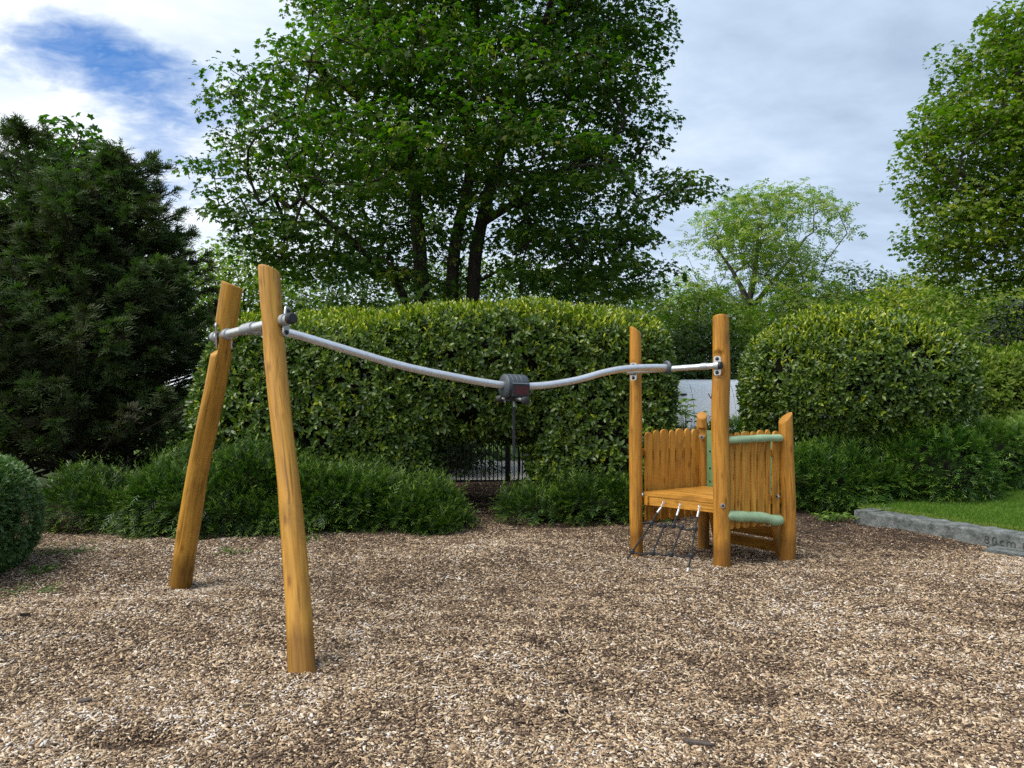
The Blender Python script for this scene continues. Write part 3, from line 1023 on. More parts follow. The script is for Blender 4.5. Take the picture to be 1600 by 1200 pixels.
def segments(p0, p1, r0, r1, sides=6):
    th = np.linspace(0, 2 * np.pi, sides, endpoint=False)
    d = nrm(p1 - p0)
    ref = np.where(np.abs(d[:, 2:3]) > .9, np.array([[1., 0, 0]]), np.array([[0, 0, 1.]]))
    a = nrm(np.cross(d, ref)); b = np.cross(d, a)
    ring = np.cos(th)[None, :, None] * a[:, None] + np.sin(th)[None, :, None] * b[:, None]
    A = p0[:, None] - d[:, None] * (r0 * .3)[:, None, None] + ring * r0[:, None, None]
    B = p1[:, None] + ring * r1[:, None, None]
    V = np.concatenate([A, B], 1).reshape(-1, 3)
    k = np.arange(len(p0)) * 2 * sides
    fs = [np.stack([k + j, k + (j + 1) % sides, k + sides + (j + 1) % sides, k + sides + j], 1) for j in range(sides)]
    return V, np.concatenate(fs)


def tree(name, label, trunks, clusters, leaf, per, size, rc, mat, bark, base, group=None, rt=.006, flat=.35, droop=.35, tint_mu=.45,
         young=.12, seedc=0, cat='tree', trunk_name='trunk', zpen=.8, expo=.45):
    root = thing(name, label, cat, base, group)
    nodes, par, rad, fixed = [], [], [], []
    for tr in trunks:
        q = np.array(tr, float)
        m = max(6, int(np.linalg.norm(np.diff(q[:, :3], axis=0), axis=1).sum() / .3))
        s = spline(q, m)
        for i in range(m):
            nodes.append(s[i, :3]); par.append(len(nodes) - 2 if i else -1); fixed.append(max(s[i, 3], .01))
    nt_ = len(nodes)
    T = np.array(nodes)
    dist = np.array([np.min(np.linalg.norm(T - c, axis=1)) for c in clusters])
    order = np.argsort(dist)
    cap = nt_ + len(clusters) * 14
    ND = np.zeros((cap, 3)); ND[:nt_] = T
    k = nt_
    tipnode = np.zeros(len(clusters), int)
    for ci in order:
        c = clusters[ci]
        dv = c - ND[:k]
        dd = np.linalg.norm(dv, axis=1)
        cost = dd + zpen * np.maximum(0, .35 * dd - dv[:, 2]) * .6
        j = int(np.argmin(cost))
        L_ = dd[j]
        m = min(12, max(1, int(L_ / .33)))
        p0 = ND[j]
        prev = j
        bend = rng.normal(0, .07, 3) * L_ + np.array([0, 0, .10 * L_])
        for i in range(1, m + 1):
            u = i / m
            ND[k] = p0 + (c - p0) * u + bend * math.sin(math.pi * u)
            par.append(prev); fixed.append(0); prev = k; k += 1
        tipnode[ci] = k - 1
    ND = ND[:k]
    cnt = np.zeros(k)
    cnt[tipnode] += 1
    for i in range(k - 1, -1, -1):
        if par[i] >= 0: cnt[par[i]] += cnt[i]
    rad = rt * np.maximum(cnt, 1) ** expo
    fx = np.array(fixed)
    rad = np.where(fx > 0, fx, np.minimum(rad, .12))
    pa = np.array(par)
    e = np.where(pa >= 0)[0]
    r0 = np.where(fx[e] > 0, rad[pa[e]], np.minimum(rad[pa[e]], rad[e] * 1.35))
    V, f = segments(ND[pa[e]], ND[e], r0, rad[e], 7)
    big_mesh(trunk_name, V, [f], None, M[bark], root)
    # leaves
    N = len(clusters)
    cen = clusters.mean(0)
    C = np.repeat(clusters, per, 0)
    par_d = nrm(ND[tipnode] - ND[pa[tipnode]])
    PD = np.repeat(par_d, per, 0)
    n_ = len(C)
    R = np.repeat(rc * rng.uniform(.7, 1.3, N), per)
    rho = np.sqrt(rng.random(n_)); a = rng.random(n_) * 6.283
    rr = rho * R
    off = np.stack([np.cos(a) * rr, np.sin(a) * rr, rng.normal(0, flat, n_) * R * .6 - droop * rho ** 2 * R], -1)
    off += PD * (R * .25)[:, None]
    dd = np.stack([np.cos(a), np.sin(a), -.35 - .35 * rng.random(n_)], -1) + rng.normal(0, .45, (n_, 3)) + PD * .4
    un = np.stack([np.cos(a) * .25, np.sin(a) * .25, np.ones(n_)], -1) + rng.normal(0, .38, (n_, 3))
    ct = np.repeat(np.clip(rng.normal(tint_mu, .13, N), 0, 1), per)
    tint = np.clip(ct + rng.normal(0, .12, n_) + (rng.random(n_) < young) * .3, 0, 1)
    sz = size * rng.uniform(.6, 1.2, n_)
    lv = Leaves()
    lv.add(leaf, C + off, frames(dd, un), sz, tint)
    if seedc:       # hanging bunches of winged seeds
        sel = rng.choice(n_, seedc)
        B = (C + off)[sel]
        for q in range(7):
            m = len(B)
            hang = np.stack([rng.normal(0, .03, m), rng.normal(0, .03, m), -rng.uniform(.02, .16, m)], -1)
            dv = np.stack([rng.normal(0, .5, m), rng.normal(0, .5, m), -np.ones(m)], -1)
            lv.add(RHOMB, B + hang, frames(dv, rng.normal(size=(m, 3))), np.full(m, .055), np.full(m, .97))
    lv.build('crown', M[mat], root)
    return root


# big sycamore behind the hedge
YT = 15.0
def tp(px, py, r, dy=0, Y=YT):
    q = P(px, py, Y + dy); return [q[0], q[1], q[2], r]
bx = lambda px, Y=YT: [(px - CX) / F * Y, Y, 0.0]
trunks = [
    [[*bx(668), .21], tp(660, 480, .155), tp(655, 380, .14), tp(642, 255, .11), tp(612, 120, .08), tp(560, -30, .05)],
    [[*bx(700), .19], tp(706, 480, .135), tp(712, 380, .12), tp(735, 255, .10), tp(715, 110, .075), tp(690, -90, .05)],
    [[*bx(722), .20], tp(738, 480, .14), tp(746, 380, .13), tp(772, 275, .11), tp(808, 160, .085), tp(850, 40, .06), tp(880, -70, .04)],
    [[*bx(684), .12], tp(634, 475, .085, -.4), tp(600, 425, .07, -.8), tp(540, 370, .05, -1.3), tp(470, 310, .03, -1.6)],
    [tp(750, 350, .09), tp(800, 320, .07, -.5), tp(880, 270, .05, -1.0), tp(960, 220, .03, -1.4)],
    [tp(645, 270, .08), tp(600, 200, .06, -.5), tp(530, 130, .045, -.9), tp(460, 90, .03, -1.2)],
]
rows = [(-230, 600, 860), (-150, 520, 980), (-60, 455, 1050), (0, 437, 1062), (40, 420, 1055), (80, 388, 1055), (112, 362, 1040), (135, 318, 1000),
        (155, 303, 1060), (180, 308, 1058), (205, 318, 1040), (230, 304, 1070), (262, 290, 1105), (280, 292, 1115), (300, 304, 1090),
        (325, 312, 1040), (345, 330, 1020), (370, 332, 1045), (400, 365, 1055), (425, 430, 1045), (450, 480, 1010), (468, 560, 960)]
rows = [(y + 20, l + 42, r - 22) for (y, l, r) in rows]
cl = outline_pts(rows, YT, 1500, .345, .80, .30)
void = lump(cl * np.array([1, 1, 1.9]), mkl(1.9, .5, 12, 77))
cl = cl[rng.random(len(cl)) < np.clip(1.0 - np.clip(void - .16, 0, 1) * 3.0, .04, 1)]
# keep the space round the stems open under the crown
sx = (cl[:, 0] / YT * F + CX); sy = CY - (cl[:, 2] - H) / YT * F
keep = ~((sy > 345) & (sx > 605) & (sx < 800) & (rng.random(len(cl)) < .72))
cl = cl[keep]
tree('sycamore_tree', 'tall spreading sycamore with several dark stems rising behind the laurel hedge', trunks, cl, MAPLE, 74, .135, .45, 'maple', 'bark_dark',
     bx(695), rt=.007, seedc=3200, tint_mu=.45, flat=.24)

# maple at the right edge
Y2 = 17.0
rows = [(-40, 1560, 1760), (15, 1490, 1850), (60, 1490, 1900), (110, 1462, 1920), (150, 1455, 1930), (200, 1410, 1930), (250, 1425, 1930), (290, 1440, 1920), (330, 1430, 1900),
        (370, 1415, 1880), (400, 1430, 1860), (430, 1465, 1820), (455, 1520, 1780)]
rows = [(y + max(40 - .14 * y, -16), l + 12, r) for (y, l, r) in rows]
cl = outline_pts(rows, Y2, 900, .38, .80, .3)
void = lump(cl * np.array([1, 1, 1.9]), mkl(1.9, .5, 12, 78))
cl = cl[rng.random(len(cl)) < np.clip(1.0 - np.clip(void - .3, 0, 1) * 3.0, .04, 1)]
trunks = [[[*bx(1660, Y2), .22], tp(1655, 480, .18, 0, Y2), tp(1650, 330, .14, 0, Y2), tp(1600, 180, .09, 0, Y2), tp(1585, 60, .05, 0, Y2)],
          [tp(1650, 330, .12, 0, Y2), tp(1700, 180, .09, 0, Y2), tp(1720, 30, .05, 0, Y2)],
          [tp(1652, 400, .1, 0, Y2), tp(1580, 330, .07, -.6, Y2), tp(1500, 270, .04, -1.0, Y2)]]
tree('maple_tree', 'tall leafy maple cut off by the right edge of the photo', trunks, cl, MAPLE, 70, .145, .48, 'maple2', 'bark_dark', bx(1660, Y2), rt=.007,
     seedc=700, tint_mu=.45)

# open ash behind the right-hand posts
Y3 = 26.0
rows = [(300, 1150, 1260), (318, 1110, 1300), (335, 1085, 1312), (360, 1068, 1318), (385, 1062, 1312), (410, 1070, 1295), (430, 1060, 1270), (450, 1060, 1300),
        (480, 1070, 1290), (500, 1090, 1250)]
cl = outline_pts(rows, Y3, 560, .48, .9, .25)
void = lump(cl, mkl(1.3, .5, 12, 79))
cl = cl[rng.random(len(cl)) < np.clip(1.0 - np.clip(void - .22, 0, 1) * 3.0, .04, 1)]
trunks = [[[*bx(1165, Y3), .34], tp(1163, 540, .27, 0, Y3), tp(1168, 480, .15, 0, Y3), tp(1148, 430, .065, 0, Y3), tp(1110, 375, .04, 0, Y3)],
          [tp(1168, 480, .13, 0, Y3), tp(1180, 420, .08, 0, Y3), tp(1185, 350, .04, 0, Y3)],
          [tp(1168, 490, .11, 0, Y3), tp(1215, 430, .06, 0, Y3), tp(1260, 370, .04, 0, Y3)]]
tree('ash_tree', 'pale green open-crowned ash with visible grey limbs beyond the platform posts', trunks, cl, PINNATE, 24, .26, .46, 'ash', 'bark_grey', bx(1165, Y3),
     rt=.0065, tint_mu=.5)


def wood_tree(name, label, px0, px1, py0, py1, Y, n, mat, leaf=RHOMB, per=42, size=.22, rc=.75, mind=.5, bark='bark_dark', bot=None, group=None, tmu=.45, lumpy=.12, cat='tree'):
    c, hw = (px0 + px1) / 2, (px1 - px0) / 2
    rows = []
    for i, u in enumerate(np.linspace(0, 1, 9)):
        w = hw * (math.sqrt(max(0, 1 - (1 - u * 1.7) ** 2)) if u < .59 else 1 - .35 * (u - .59)) * (1 + random.uniform(-lumpy, lumpy))
        rows.append((py0 + (py1 - py0) * u, c - max(w, hw * .2), c + max(w, hw * .2)))
    cl = outline_pts(rows, Y, n, mind, .9, .25)
    b = bx(c, Y)
    top = tp(c, py0 + (py1 - py0) * .25, .03, 0, Y)
    tr = [[[*b, .18], tp(c + 3, py1, .14, 0, Y), tp(c - 2, (py0 + py1) / 2, .09, 0, Y), top]]
    return tree(name, label, tr, cl, leaf, per, size, rc, mat, bark, b, group, rt=.008, tint_mu=tmu, cat=cat)


G_ = 'trees filling the background'
wood_tree('pale_tree', 'pale green small-leaved tree between the cypresses and the leaning posts', 268, 450, 380, 560, 21, 260, 'ash', per=46, size=.17, rc=.6, mind=.4, tmu=.4)
wood_tree('woodland_tree', 'mid green tree seen low beneath the left of the sycamore crown', 400, 640, 425, 560, 24, 260, 'wood_dark', tmu=.6, size=.2)
wood_tree('woodland_tree', 'bushy tree filling the space between the sycamore stems', 610, 830, 405, 560, 27, 230, 'wood_tree', tmu=.35, size=.2)
wood_tree('woodland_tree', 'dark green tree low beneath the right of the sycamore crown', 800, 1010, 425, 560, 24, 240, 'wood_dark', tmu=.75, size=.2)
wood_tree('silvery_tree', 'grey green tree peeping over the right end of the hedge', 930, 1090, 445, 560, 30, 180, 'wood_dark', tmu=.9, size=.2)
wood_tree('feathery_tree', 'low spreading feathery green tree left of the tall tower post', 1000, 1180, 450, 640, 20, 330, 'wood_tree', PINNATE, 30, .26, .6, .42, tmu=.45)
wood_tree('feathery_tree', 'feathery green tree spreading right of the tall tower post', 1150, 1370, 445, 640, 23, 360, 'wood_tree', PINNATE, 30, .28, .65, .45, tmu=.4)
wood_tree('dark_shrub', 'dark evergreen shrub above the white trailer', 1020, 1180, 505, 640, 18.5, 170, 'wood_dark', LAUREL, 46, .15, .5, .36, tmu=.3, cat='shrub')
wood_tree('woodland_tree', 'far dark tree top standing on the skyline right of the ash', 1290, 1400, 415, 560, 44, 150, 'wood_dark', tmu=.6, size=.3, rc=1.0, mind=.7)
wood_tree('woodland_tree', 'yellow green tree on the skyline above the round laurel', 1345, 1490, 432, 600, 36, 420, 'wood_yellow', tmu=.45, size=.26, rc=.9, mind=.6)
wood_tree('woodland_tree', 'green tree beneath the right-hand maple crown', 1440, 1570, 420, 600, 32, 400, 'wood_tree', tmu=.45, size=.25, rc=.85, mind=.6)
wood_tree('woodland_tree', 'yellow green tree at the right edge under the maple', 1530, 1680, 425, 600, 34, 380, 'wood_yellow', tmu=.4, size=.25, rc=.85, mind=.6)
wood_tree('woodland_tree', 'low green tree right behind the round laurel', 1400, 1540, 490, 640, 24, 330, 'wood_tree', tmu=.3, size=.2, rc=.6, mind=.42)
wood_tree('woodland_tree', 'broad far green tree filling the skyline behind the round laurel', 1290, 1560, 436, 600, 48, 420, 'wood_tree', size=.32, rc=1.1, mind=.6, tmu=.4)
wood_tree('woodland_tree', 'broad far dark tree low behind the right-hand maple', 1480, 1740, 440, 600, 46, 380, 'wood_dark', size=.32, rc=1.1, mind=.6, tmu=.7)
wood_tree('purple_shrub', 'dark purplish shrub at the right edge above the broad-leaved shrub', 1555, 1660, 465, 600, 20, 150, 'holly', LAUREL, 46, .13, .5, .36, cat='shrub')
wood_tree('leafy_tree', 'green leafy tree rising behind the dark cypresses', 25, 200, 188, 540, 14.2, 330, 'maple', MAPLE, 44, .17, .42, .32, tmu=.4)
wood_tree('woodland_tree', 'dense dark shrubby tree behind the railings left of the hedge gap', 540, 778, 540, 735, 14.2, 330, 'wood_dark', LAUREL, 46, .14, .45, .34, tmu=.2)


# dark cypresses at the left
def cypress(name, label, px, pytop, Y, wpx, seed, n=520, sparse=0, lean=0):
    g = np.random.default_rng(seed)
    bse = bx(px + lean, Y)
    root = thing(name, label, 'conifer', bse, 'dark cypresses on the left')
    ztop = H - (pytop - CY) / F * Y
    X0 = (px - CX) / F * Y
    Rm = wpx / F * Y
    mb = MB()
    tube(mb, spline([[bse[0], Y, 0], [X0, Y, ztop * .5], [X0 + .05, Y, ztop * .97]], 14), np.linspace(.14, .012, 14), 8)
    mb.build('trunk', M['bark_grey'], root)
    # branches: rising limbs with drooping tips, hung with flat sprays
    lv = Leaves(); bm = MB()
    for i in range(n):
        u = g.random() ** .85
        z = .15 + u * (ztop - .15)
        Rz = Rm * (1 - u) ** .72 * g.uniform(.45, 1.3) * (1 + .22 * math.sin(13 * u + seed) + .14 * math.sin(29 * u + 2 * seed)) + .14
        a = g.uniform(0, 6.283)
        if math.sin(a) > .5 and g.random() < .6: continue
        if sparse and u > .5 and g.random() < sparse: continue
        Rz *= 1 + .22 * math.sin(3 * a + 11 * u + seed) + .15 * math.sin(5 * a - 17 * u)
        dirh = np.array([math.cos(a), math.sin(a), 0])
        p0 = np.array([X0, Y, z]); p1 = p0 + dirh * Rz * .6 + UP * Rz * .2; p2 = p0 + dirh * Rz + UP * (.42 * Rz)
        path = spline([p0, p1, p2, p2 + dirh * .07 + UP * g.uniform(-.05, .14)], 12)
        tube(bm, path, np.linspace(.016, .003, 12), 4, False)
        m = int(18 + Rz * 34)
        t = np.clip(g.beta(2.4, 1.15, m), 0, 1) * 11
        k = np.minimum(t.astype(int), 10); w = (t - k)[:, None]
        pos = path[k] * (1 - w) + path[k + 1] * w
        sd = np.where(g.random(m) < .5, 1, -1)[:, None]
        perp = np.array([-dirh[1], dirh[0], 0])
        ax = nrm(dirh * g.uniform(.3, 1, (m, 1)) + perp * sd * g.uniform(.2, .9, (m, 1)) + UP * g.uniform(-.25, .75, (m, 1)))
        fn = nrm(UP + g.normal(0, .5, (m, 3)) + dirh * .5)
        brown = g.random() < .22
        bt = (g.uniform(0, .35) if brown else g.uniform(.35, .8)) + g.normal(0, .1, m)
        Ls = g.uniform(.09, .22, m)
        side = nrm(np.cross(ax, fn)); fn = np.cross(side, ax)
        for j in range(7):
            uu = (j + .5) / 7
            sg = 1 if j % 2 else -1
            dd = ax * .85 + side * sg * (.75 - .35 * uu) + g.normal(0, .12, (m, 3))
            sc = Ls * .42 * (1.15 - .6 * uu)
            lv.add(BLADE, pos + ax * (Ls * uu)[:, None] - UP * (Ls * uu * uu * .25)[:, None], frames(dd, fn), np.stack([sc * .8, sc, sc], -1),
                   np.clip(bt + (.25 if uu > .8 else 0) * (g.random(m) < .3), 0, 1))
    for i in range(26):          # thin nodding tips of the leader
        z = ztop * (1 - .16 * g.random()); a = g.uniform(0, 6.283)
        dirh = np.array([math.cos(a), math.sin(a) * .7, 0]); q = g.uniform(.15, .5)
        path = spline([[X0, Y, z], np.array([X0, Y, z + .12]) + dirh * q * .6, np.array([X0, Y, z - .02]) + dirh * q, np.array([X0, Y, z - .22]) + dirh * q * 1.15], 12)
        tube(bm, path, np.linspace(.009, .002, 12), 4, False)
        m = 16
        pos = path[g.integers(2, 12, m)]
        ax = nrm(dirh * .5 + g.normal(0, .4, (m, 3)) - UP * .6)
        for j in range(4):
            dd = ax + g.normal(0, .45, (m, 3)); sc = g.uniform(.035, .08, m)
            lv.add(BLADE, pos + ax * (.03 * j), frames(dd, g.normal(size=(m, 3))), np.stack([sc * .8, sc, sc], -1), np.clip(g.normal(.25, .15, m), 0, 1))
    bm.build('branches', M['bark_dark'], root)
    lv.build('crown', M['cypress'], root)
    return root


cypress('cypress', 'dark ragged cypress with a thin bare drooping leader at the far left', 38, 200, 11.3, 120, 1, 560, .55)
cypress('cypress', 'dark dense cypress in the middle, its top crossed by green leaves behind', 118, 285, 10.9, 165, 2, 640)
cypress('cypress', 'dark cypress with a hooked tip nearest the sycamore', 196, 250, 11.5, 140, 3, 600)
cypress('cypress', 'lower broad cypress nearest the leaning posts', 248, 372, 12.1, 95, 4, 360)
cypress('cypress', 'dark cypress cut off by the left edge above the clipped bush', -50, 300, 10.9, 150, 5, 460)


# small plants
def plant(name, label, c, n, size, tmpl=RHOMB, mat='weed', h=.1, spread=.12, cat='plant', group=None):
    root = thing(name, label, cat, c, group)
    mb = MB(); lv = Leaves()
    c = np.array(c, float)
    for i in range(n):
        a = rng.uniform(0, 6.28); q = spread * math.sqrt(rng.random())
        tip = c + np.array([math.cos(a) * q, math.sin(a) * q, h * rng.uniform(.4, 1.1)])
        tube(mb, spline([c + (tip - c) * np.array([.3, .3, 0]), (c + tip) / 2 + [0, 0, .1 * h], tip], 5), np.linspace(.004, .0015, 5), 4)
        m = 6
        ps = c + (tip - c) * np.array([1, 1, 1]) * np.array([1, 1, 1, 1, .8, .62])[:, None]
        aa = rng.uniform(0, 6.28, m)
        dd = np.stack([np.cos(aa), np.sin(aa), rng.uniform(-.3, .4, m)], -1)
        lv.add(tmpl, ps, frames(dd, np.tile(UP, (m, 1)) + rng.normal(0, .3, (m, 3))), size * rng.uniform(.6, 1.2, m), rng.random(m))
    mb.build('stem', M['weed'], root); lv.build('leaves', M[mat], root)
    return root


def gp(px, py):
    Y = H * F / (py - CY)
    x = (px - CX) / F * Y
    return [x, Y, float(bed_z(np.array([x]), np.array([Y]))[0])]


plant('seedling', 'small maple seedling at the foot of the yew behind the posts', gp(385, 836), 7, .11, MAPLE, h=.16, spread=.10)
plant('weed', 'patch of low green weeds near the clipped bush', gp(62, 896), 26, .03, h=.05, spread=.17)
plant('weed', 'thin sprinkle of weeds before the clipped bush, left edge', gp(45, 921), 22, .025, h=.04, spread=.26)
plant('weed', 'scattered small weeds under the yew, left of the rear leaning post', gp(105, 872), 26, .03, h=.05, spread=.3)
plant('weed', 'small weed tuft behind the front leaning post', gp(365, 866), 14, .03, h=.04, spread=.2)
plant('weed', 'small weed patch right of the front leaning post', gp(490, 848), 12, .03, h=.05, spread=.16)
plant('weed', 'weeds growing at the foot of the sparse yew by the gap', gp(840, 812), 22, .045, h=.12, spread=.3)
plant('sapling', 'light green leafy sapling growing up in front of the white trailer', [2.55, 11.3, .85], 9, .15, h=.60, spread=.22, tmpl=LAUREL)
plant('grass_tuft', 'tuft of grass and weeds at the far end of the kerb', [3.75, 8.95, .0], 30, .06, h=.09, spread=.25)
plant('laurel_shoot', 'stray light green laurel shoot beside the front leaning post', P(414, 742, 8.3) - np.array([0, 0, .25]), 9, .13, LAUREL, h=.34, spread=.14)


# loose larger pieces on the chips
def piece(name, label, px, py, ln_, wd_, th_, yaw_, mat, cat):
    c = np.array(gp(px, py)) + [0, 0, th_ * .5 + .006]
    u = np.array([math.cos(yaw_), math.sin(yaw_), 0]); v = np.array([-u[1], u[0], 0])
    k = 12
    poly = [(ln_ / 2 * math.cos(t) * rng.uniform(.8, 1.05), wd_ / 2 * math.sin(t) * rng.uniform(.75, 1.1)) for t in np.linspace(0, 6.283, k, endpoint=False)]
    poly = [(math.copysign(min(abs(a), ln_ * .46), a), b) for a, b in poly]
    mb = MB(); prism(mb, poly, c - UP * th_ / 2, u, v, nrm(UP + [0, -.15, 0]), th_)
    o = mb.build(name, mat); return tag(o, label, cat)


M['grey_bark'] = bark_mat('grey_bark', (.06, .05, .045), (.17, .14, .12), 20)
M['pale_stick'] = bark_mat('pale_stick', (.3, .22, .14), (.5, .4, .28), 20)
piece('bark_piece', 'broad pinkish brown bark piece on the chips at lower left', 132, 1097, .075, .05, .018, .3, M['grey_bark'], 'bark')
piece('stick', 'thick dark grey stick on the chips at the bottom right of centre', 1092, 1170, .15, .03, .018, -.35, M['grey_bark'], 'stick')
piece('stick', 'long pale splinter lying on the chips below the front leaning post', 385, 1102, .17, .012, .008, .2, M['pale_stick'], 'stick')
piece('stick', 'pale curved splinter on the chips, lower left of the front post', 447, 1122, .085, .013, .008, 1.0, M['pale_stick'], 'stick')
piece('bark_piece', 'dark bark lump on the chips near the left edge', 40, 970, .07, .03, .02, .2, M['bark_dark'], 'bark')
piece('bark_piece', 'small grey bark piece on the chips at the right', 1208, 990, .06, .022, .012, -.2, M['grey_bark'], 'bark')
piece('stick', 'pale bent splinter between the two leaning posts', 398, 927, .10, .018, .01, -.5, M['pale_stick'], 'stick')
piece('stick', 'dark thin stick on the path into the hedge gap', 800, 827, .28, .016, .012, .1, M['bark_dark'], 'stick')
piece('bark_piece', 'dark bark strip on the chips at lower centre', 880, 1112, .06, .02, .012, .5, M['bark_dark'], 'bark')

# ------------------------------------------------------------------ the play frame
pf = thing('play_frame', 'golden timber play frame: leaning posts, dipping steel rail and a slatted platform', 'play equipment', (0, 6.3, 0))
Z = np.array


def crossdir(a, b): return nrm(np.asarray(b) - np.asarray(a))


cbA, cbB = P(335, 527, 5.74), P(453, 498, 4.92)               # crossbar through the leaning pair
cd1 = crossdir(cbA, cbB)
fr = [np.array([-1.172, 4.30, -.06]), P(455, 800, 4.64), P(432, 580, 4.93), P(420, 424, 5.08)]
bk = [np.array([-2.71, 6.27, -.06]), P(309, 740, 6.02), P(341, 580, 5.74), P(363, 447, 5.58)]
hdF, hdB = nrm(Z([.93, -.22, 0])), nrm(Z([.95, .25, 0]))
post_f = log('post', fr, .074, .0665, M['post'], pf, slope=(-.35, -.2), notches=[(2.10, 2.30, -hdF, .70, .012), (2.10, 2.30, hdF, .86, .02)], seed=3, rings=150)
post_b = log('post', bk, .090, .071, M['post'], pf, slope=(-.15, -.25), notches=[(2.06, 2.25, -hdB, .34, .035), (2.06, 2.25, hdB, .85, .03)], seed=4, rings=150)
p1 = [Z([1.186, 7.30, -.06]), P(994, 760, 7.3), P(993, 690, 7.3), P(993, 600, 7.3), P(993, 517, 7.3)]
p2 = [Z([1.837, 6.72, -.06]), P(1128, 760, 6.72), P(1125, 660, 6.72), P(1127, 570, 6.72), P(1126, 497, 6.72)]
p3 = [Z([2.525, 7.03, -.06]), P(1232, 790, 7.03), P(1229, 720, 7.03), P(1227, 654, 7.03)]
p4 = [Z([1.931, 7.75, -.06]), P(1099, 760, 7.75), P(1097, 700, 7.75), P(1097, 650, 7.75)]
rbA, rbB = P(981, 581, 7.235), P(1124, 571, 6.615)             # crossbar on the tower posts
cd2 = crossdir(rbA, rbB); hd2 = nrm(Z([cd2[0], cd2[1], 0]))
nf2 = nrm(Z([-hd2[1], hd2[0], 0]));  nf2 = nf2 if nf2[1] < 0 else -nf2      # towards the viewer side
log('post', p1, .061, .054, M['post2'], pf, slope=(-.75, -.1), notches=[(1.70, 1.86, nf2, .72, .02)], seed=5, rings=120, wav=.06)
log('post', p2, .078, .070, M['post2'], pf, slope=(-.12, -.35), notches=[(1.73, 1.93, nf2, .60, .03)], seed=6, rings=120)
log('post', p3, .066, .060, M['post2'], pf, slope=(.85, .2), seed=7, rings=80, wav=.05)
log('post', p4, .059, .050, M['post2'], pf, slope=(.1, .7), notches=[(1.15, 1.22, Z([-.2, -1, 0]), .5, .02)], seed=8, rings=80)

# crossbars, clamps and end caps
mb = MB(); tube(mb, [cbA, cbB], .031, 20); cb1 = mb.build('crossbar', M['steel'], pf, True)
mb = MB(); tube(mb, [cbB, cbB + cd1 * .03, cbB + cd1 * .038], [.038, .038, .028], 18); mb.build('end_cap', M['rubber'], cb1, True)
mb = MB(); tube(mb, [cbA, cbA - cd1 * .03], .036, 18); mb.build('end_cap', M['rubber'], cb1, True)


def closest(pts, a, b):
    s = spline(pts, 200); d = nrm(b - a)
    w = s - a; dist = np.linalg.norm(w - (w @ d)[:, None] * d, axis=1)
    i = int(np.argmin(dist)); return a + d * ((s[i] - a) @ d), nrm(s[min(i + 2, 199)] - s[max(i - 2, 0)])


def clamp_plate(c, ax, upv, w, h, out_, parent):
    """steel plate across the bar with two dark bolts"""
    n = nrm(ax); v = nrm(upv - n * np.dot(upv, n)); u = np.cross(v, n)
    poly = []
    for (sx_, sy_) in ((-1, -1), (1, -1), (1, 1), (-1, 1)):
        for a in np.linspace(0, 90, 4):
            aa = math.radians(a + {(-1, -1): 180, (1, -1): 270, (1, 1): 0, (-1, 1): 90}[(sx_, sy_)])
            r = w * .28
            poly.append((sx_ * (w / 2 - r) + r * math.cos(aa), sy_ * (h / 2 - r) + r * math.sin(aa)))
    mb = MB(); prism(mb, poly, c - n * .005, u, v, n, .01)
    o = mb.build('clamp_plate', M['steel'], parent)
    for s in (-1, 1):
        mb = MB(); dome(mb, c + v * s * h * .36 + n * out_ * .004, n * out_, .017, .018); mb.build('bolt', M['rubber'], o, True)
    return o


for pts, r, kcut, hd1 in ((fr, .067, .70, hdF), (bk, .073, .36, hdB)):
    c, t = closest(pts, cbA, cbB)
    clamp_plate(c + hd1 * (r * .82 + .010), hd1, t, .07, .20, 1, pf)
    clamp_plate(c - hd1 * (r * kcut + .010), hd1, t, .07, .19, -1, pf)
    for sg in (-1, 1):
        mb = MB(); tube(mb, [c + cd1 * sg * (r + .008), c + cd1 * sg * (r + .05)], .04, 18)
        mb.build('collar', M['steel_dull'], pf, True)

mb = MB(); tube(mb, [rbA, rbB], .026, 20); cb2 = mb.build('crossbar', M['steel'], pf, True)
mb = MB(); tube(mb, [rbB, rbB + cd2 * .02, rbB + cd2 * .026], [.033, .033, .024], 18); mb.build('end_cap', M['rubber'], cb2, True)
mb = MB(); tube(mb, [rbB - cd2 * .17, rbB - cd2 * .11], .031, 20); mb.build('sleeve', M['steel_dull'], cb2, True)
for c in (rbA + cd2 * .055, rbB - cd2 * .025):
    clamp_plate(c - nf2 * .014, nf2, UP, .065, .165, 1, pf)
    mb = MB()
    q = [c + nf2 * .028 * math.cos(a) + UP * .032 * math.sin(a) for a in np.linspace(-1.57, 1.57, 9)]
    for off in (-1,):
        for i in range(8):
            box(mb, (q[i] + q[i + 1]) / 2, cd2, nrm(q[i + 1] - q[i]), np.cross(cd2, nrm(q[i + 1] - q[i])), .045, np.linalg.norm(q[i + 1] - q[i]) * 1.06, .005)
    mb.build('pipe_clip', M['steel_dull'], pf)

# the dipping rail
A0, B0 = (cbA + cbB) / 2, (rbA + rbB) / 2
pl0, pl1 = A0[:2], Z([1.475, 6.99])
dl = pl1 - pl0


def on_rail(px, py):
    k = (px - CX) / F
    t = (k * pl0[1] - pl0[0]) / (dl[0] - k * dl[1])
    Y = pl0[1] + dl[1] * t
    return P(px, py, Y)


